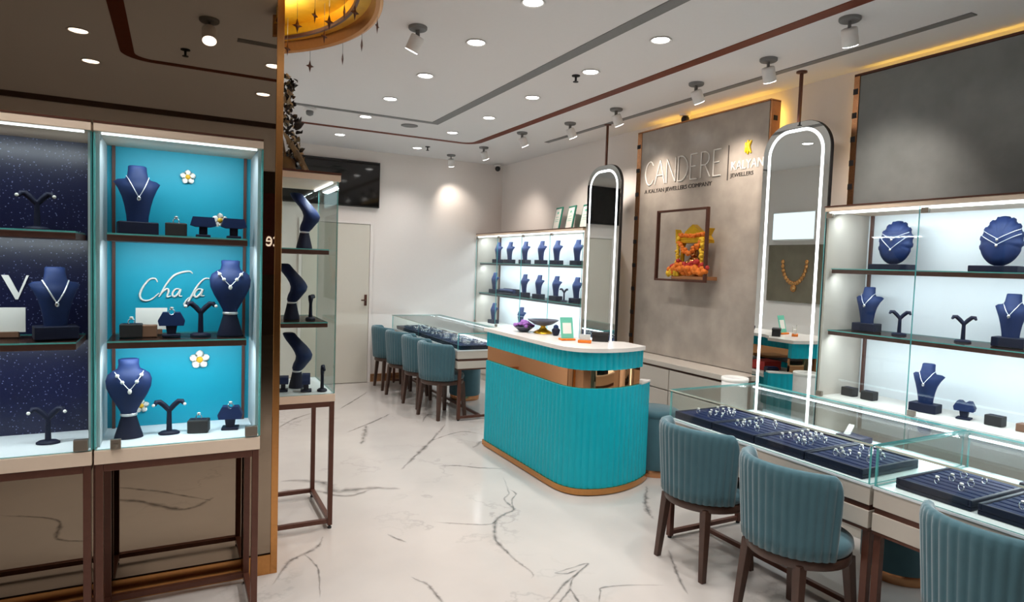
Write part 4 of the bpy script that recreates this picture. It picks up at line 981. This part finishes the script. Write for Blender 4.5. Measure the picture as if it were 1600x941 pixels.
# thin serif capitals
GL = {'C': [[(.92, .82), (.75, .97), (.5, 1.0), (.22, .86), (.05, .5), (.22, .14), (.5, 0), (.78, .05), (.95, .2)]],
 'A': [[(0, 0), (.25, .5), (.5, 1)], [(.5, 1), (.75, .5), (1, 0)], [(.2, .36), (.5, .36), (.8, .36)]],
 'N': [[(.05, 0), (.05, .5), (.05, 1)], [(.05, 1), (.5, .5), (.95, 0)], [(.95, 0), (.95, .5), (.95, 1)]],
 'D': [[(.08, 0), (.08, .5), (.08, 1)], [(.08, 1), (.5, .98), (.84, .78), (.96, .5), (.84, .22), (.5, .02), (.08, 0)]],
 'E': [[(.1, 0), (.1, .5), (.1, 1)], [(.1, 1), (.45, 1), (.85, 1)], [(.1, .52), (.4, .52), (.7, .52)], [(.1, 0), (.45, 0), (.88, 0)]],
 'R': [[(.08, 0), (.08, .5), (.08, 1)], [(.08, 1), (.5, .99), (.78, .86), (.78, .64), (.5, .5), (.08, .5)], [(.45, .5), (.7, .25), (.95, 0)]]}
b = MB(); y = 1.385; hgt = .21
for ch in 'CANDERE':
    wd = {'C': .125, 'A': .13, 'N': .125, 'D': .13, 'E': .105, 'R': .12}[ch]
    for st in GL[ch]:
        P_ = crom([Vector((u, v, 0)) for u, v in st], 6) if len(st) > 3 else [Vector((u, v, 0)) for u, v in st]
        b.tube([(-.006, y-q.x*wd, 1.535+q.y*hgt) for q in P_], .0055, 6)
    y -= wd+.0185
b.build('lettering', 'letter', sp)
MB().box(-.006, 0, .372, .378, 1.485, 1.76).build('divider_line', 'letterd', sp)
RT = (R(90), 0, R(-90))
text('A KALYAN JEWELLERS COMPANY', .05, 'small_lettering', 'letterd', (-.001, 1.385, 1.462), RT, sp, .003, 1.12)
text('KALYAN', .098, 'lettering', 'letter', (-.001, .345, 1.558), RT, sp, .005, .86)
text('JEWELLERS', .042, 'small_lettering', 'letterd', (-.001, .345, 1.505), RT, sp, .003, 1.12)
ribbon_letters([[(.185, 1.77), (.178, 1.72), (.182, 1.665)], [(.15, 1.765), (.172, 1.72), (.15, 1.67)], [(.205, 1.755), (.196, 1.715), (.205, 1.68)]], lambda x, z: (-.004, x, z), .012).build('emblem', 'logoyellow', sp)

dp = thing('stone_panel', 'dark grey stone panel with gold edge above the near showcase', 'wall panel', (3.93, .3, 1.9865))
MB().box(0, .06, 0, 2.415, 0, .868).build('slab', 'stoned', dp, bevel=.002)
b = MB().box(-.004, .06, 2.417, 2.455, 0, .875); dashes(b, -.006, .04, 2.425, 2.457, .08, .85, 5, 1); b.build('gold_edge', ['rosegold', 'blackm'], dp)
MB().box(-.004, .06, 0, 2.455, .870, .885).build('gold_cap', 'bronze', dp)
MB().box(.064, .078, .05, 2.40, .83, .85).box(.066, .078, 2.43, 2.445, .11, .82).build('led_strip', 'ledw', dp)

# ------------------------------------------------------------------ hanging LED mirrors
def led_mirror(lab, x, yc, w, zb, zt, rad, led_b, zpole):
    t = thing('led_mirror', lab, 'mirror', (x, yc, 0))
    h = zt-zb; zc = (zt+zb)/2
    out = rrect(w, h, rad, 12, True, 0, zc)
    def ext(poly, x0, x1): return MB().prism(poly, x0, x1, ax='x', smooth=False)
    ext(out, .004, .03).build('frame', 'blackm', t)
    ext(rrect(w-.006, h-.006, rad-.003, 12, True, 0, zc), -.001, .004).build('glass', 'mirror', t)
    a, bw = .046, .020
    o1 = rrect(w-2*a, h-2*a, rad-a*.7, 12, True, 0, zc); i1 = rrect(w-2*a-2*bw, h-2*a-2*bw, rad-a*.7-bw, 12, True, 0, zc)
    b = MB(); n = len(o1); rings = [[(-.0015, y_, z_) for y_, z_ in o1], [(-.003, y_, z_) for y_, z_ in o1], [(-.003, y_, z_) for y_, z_ in i1], [(-.0015, y_, z_) for y_, z_ in i1]]
    vs = [q for r_ in rings for q in r_]; fs = []
    for i in range(3):
        for j in range(n): k = (j+1) % n; fs.append((i*n+j, i*n+k, (i+1)*n+k, (i+1)*n+j))
    b.add(vs, fs).build('led_band', 'ledm', t)
    MB().box(.008, .026, -.009, .009, zt-.01, zpole).build('pole', 'bronze', t, bevel=.001)
    MB().lathe([(.035, 0), (.035, -.01), (.02, -.014)], (.017, 0, zpole), 20).build('ceiling_flange', 'bronze', t)
    return t
led_mirror('tall rounded LED mirror nearest the near counter, hung on a brown pole', 3.72, 3.012, .535, .44, 2.585, .20, .5, ZC)
led_mirror('tall rounded LED mirror hung beside the far showcase', 3.62, 5.075, .545, .80, 2.535, .20, .9, ZC)

# ------------------------------------------------------------------ shrine and bronze frame on the lettered panel
t = thing('bronze_hoop_frame', 'open brown square frame standing out from the lettered stone panel', 'frame', (3.695, 4.075, 1.465))
b = MB(); W2, H2, D2, w_ = .30, .60, .03, .018
b.box(0, D2, -W2, -W2+w_, 0, H2).box(0, D2, W2-w_, W2, 0, H2).box(0, D2, -W2+w_, W2-w_, H2-w_, H2).box(0, D2, -W2+w_, W2-w_, 0, w_)
b.build('frame', 'bronze', t, bevel=.002)
sh = thing('wall_shrine', 'gold shrine with marigold garlands standing in the brown square frame', 'shrine', (3.775, 3.99, 1.4835))
MB().box(-.05, .075, -.2, .2, 0, .03).build('shelf', 'rosegold', sh, bevel=.003)
for yy in (-.13, .13):
    MB().lathe([(.024, .03), (.026, .05), (.018, .06), (.018, .27), (.026, .29), (.03, .3)], (0, yy, 0), 16).build('pillar', 'goldleaf', sh)
b = MB().box(-.045, .05, -.175, .175, .3, .325).box(-.04, .045, -.15, .15, .325, .345)
for yy in (-.16, .16): b.prism([(yy-.03, .325), (yy+.03, .325), (yy+.036*(1 if yy > 0 else -1), .42), (yy, .36)], -.03, .03, ax='x')
b.prism([(-.12, .345), (.12, .345), (.08, .40), (.0, .455), (-.08, .40)], -.025, .025, ax='x').build('canopy', 'goldleaf', sh, bevel=.004)
b = MB().lathe([(.07, .03), (.075, .06), (.06, .075), (.062, .10), (.055, .15), (.04, .18), (.02, .19)], (.01, 0, 0), 20).ball((.005, 0, .215), .036, 12).lathe([(.028, .24), (.03, .25), (.012, .285), (.003, .295)], (.005, 0, 0), 14)
for q in (-1, 1): b.tube([(.0, q*.05, .15), (-.03, q*.075, .12), (-.05, q*.05, .10)], [.016, .014, .012], 8)
b.build('seated_figure', 'gold', sh)
rnd = random.Random(5)
def garland(pts, m, r, jit=.012, n=40):
    b = MB(); P_ = crom([Vector(q) for q in pts], 10)
    for k in range(n):
        q = P_[int(k/(n-1)*(len(P_)-1))]; b.ball((q.x+rnd.uniform(-jit, jit)*.6, q.y+rnd.uniform(-jit, jit), q.z+rnd.uniform(-jit, jit)), r*rnd.uniform(.75, 1.2), 6)
    return b.build('garland', m, sh)
garland([(-.05, -.12, .30), (-.06, -.06, .25), (-.06, 0, .22), (-.06, .06, .25), (-.05, .12, .30)], 'orange', .015)
garland([(-.045, .13, .34), (-.05, .14, .2), (-.05, .13, .08)], 'yellow', .014)
garland([(-.045, -.13, .34), (-.05, -.14, .2), (-.05, -.13, .08)], 'yellow', .014)
garland([(-.06, -.19, .06), (-.07, -.1, .09), (-.075, 0, .07), (-.07, .1, .1), (-.06, .2, .06)], 'orange', .024, .025, 60)
garland([(-.055, -.2, .09), (-.06, -.12, .13), (-.07, 0, .11), (-.06, .12, .13), (-.055, .17, .1)], 'red', .018, .025, 40)
garland([(-.06, .12, .05), (-.06, .2, .05), (-.05, .24, .045)], 'yellow', .018, .018, 20)
garland([(-.03, -.14, .37), (-.04, 0, .36), (-.03, .14, .37)], 'orange', .014, .01, 30)

# earrings and rings shown on the window cabinet props
def make_earring():
    t = thing('earring', '', 'earring')
    MB().ball((0, 0, 0), .0065, 10, 0, 1, .8, 1).build('stone', 'pearl', t); MB().tube([(0, .0, .004), (0, .006, .008), (0, .010, .004)], .0012, 6).build('hook', 'silver', t); return t
for (x, y, z), nm in (((.094, 3.0, SH2), 'middle turquoise shelf'), ((-.022, 3.0, BT), 'turquoise cabinet floor'), ((-.467, 3.0, SH1), 'top navy cabinet shelf'), ((-.437, 3.0, BT), 'navy cabinet floor')):
    for sgn, arm in ((-1, 'the arm away from the gold edge'), (1, 'the arm toward the gold edge')):
        place(PROTO, 'ear', make_earring, (x+sgn*.0575, y-.024, z+.128), 0, 'small silver earring on '+arm+', '+nm)
for (x, y, z), nm in (((-.159, 3.0, SH2+.0567), 'silver ring in the ring box of the middle turquoise shelf'), ((.089, 2.99, BT+.0567), 'silver ring in the black ring box on the turquoise cabinet floor'), ((0, 3.0, SH1+.0567), 'silver ring in the ring box of the top turquoise shelf'), ((-.015, 2.99, SH2+.096), 'silver ring on the ring stand of the middle turquoise shelf'), ((.213, 2.99, BT+.096), 'silver ring on the ring stand on the turquoise cabinet floor')):
    o = ring_at(x, y, z, 1.57, nm, 'rings in the turquoise cabinet')
# everything that stands on a shelf, tray or top rests a hair above it
for o in list(bpy.data.objects):
    if o.parent is None and o.get('category') in ('jewellery bust', 'jewellery stand', 'ring box', 'block', 'card', 'necklace', 'tray', 'ring', 'pad', 'ring pad', 'folder', 'papers', 'box', 'certificate', 'flowers', 'bowl', 'ornament', 'sign', 'card holder', 'dried plant'):
        o.location.z += .0012
# ------------------------------------------------------------------ world, camera, view
w = bpy.data.worlds.new('World'); SC.world = w; w.use_nodes = True
w.node_tree.nodes['Background'].inputs[0].default_value = (.62, .55, .48, 1); w.node_tree.nodes['Background'].inputs[1].default_value = .6
cam = bpy.data.cameras.new('camera'); co = bpy.data.objects.new('camera', cam); COL.objects.link(co)
Rm = Matrix(((0.88525371, -0.0044727, -0.46508694), (-0.46385273, 0.06493938, -0.88352901), (0.03415422, 0.99787919, 0.05541316)))
co.matrix_world = Matrix.Translation((0, 0, 1.55)) @ Rm.to_4x4()
cam.sensor_fit = 'HORIZONTAL'; cam.sensor_width = 36; cam.lens = 36*1000/1600; cam.clip_start = .02
SC.camera = co
SC.view_settings.view_transform = 'Standard'; SC.view_settings.look = 'None'; SC.view_settings.gamma = 1; SC.view_settings.exposure = 0
SC.view_settings.use_curve_mapping = False
c = SC.cycles
c.transparent_max_bounces = 24; c.max_bounces = 9; c.diffuse_bounces = 4; c.glossy_bounces = 5; c.use_denoising = True
c.sample_clamp_indirect = 6
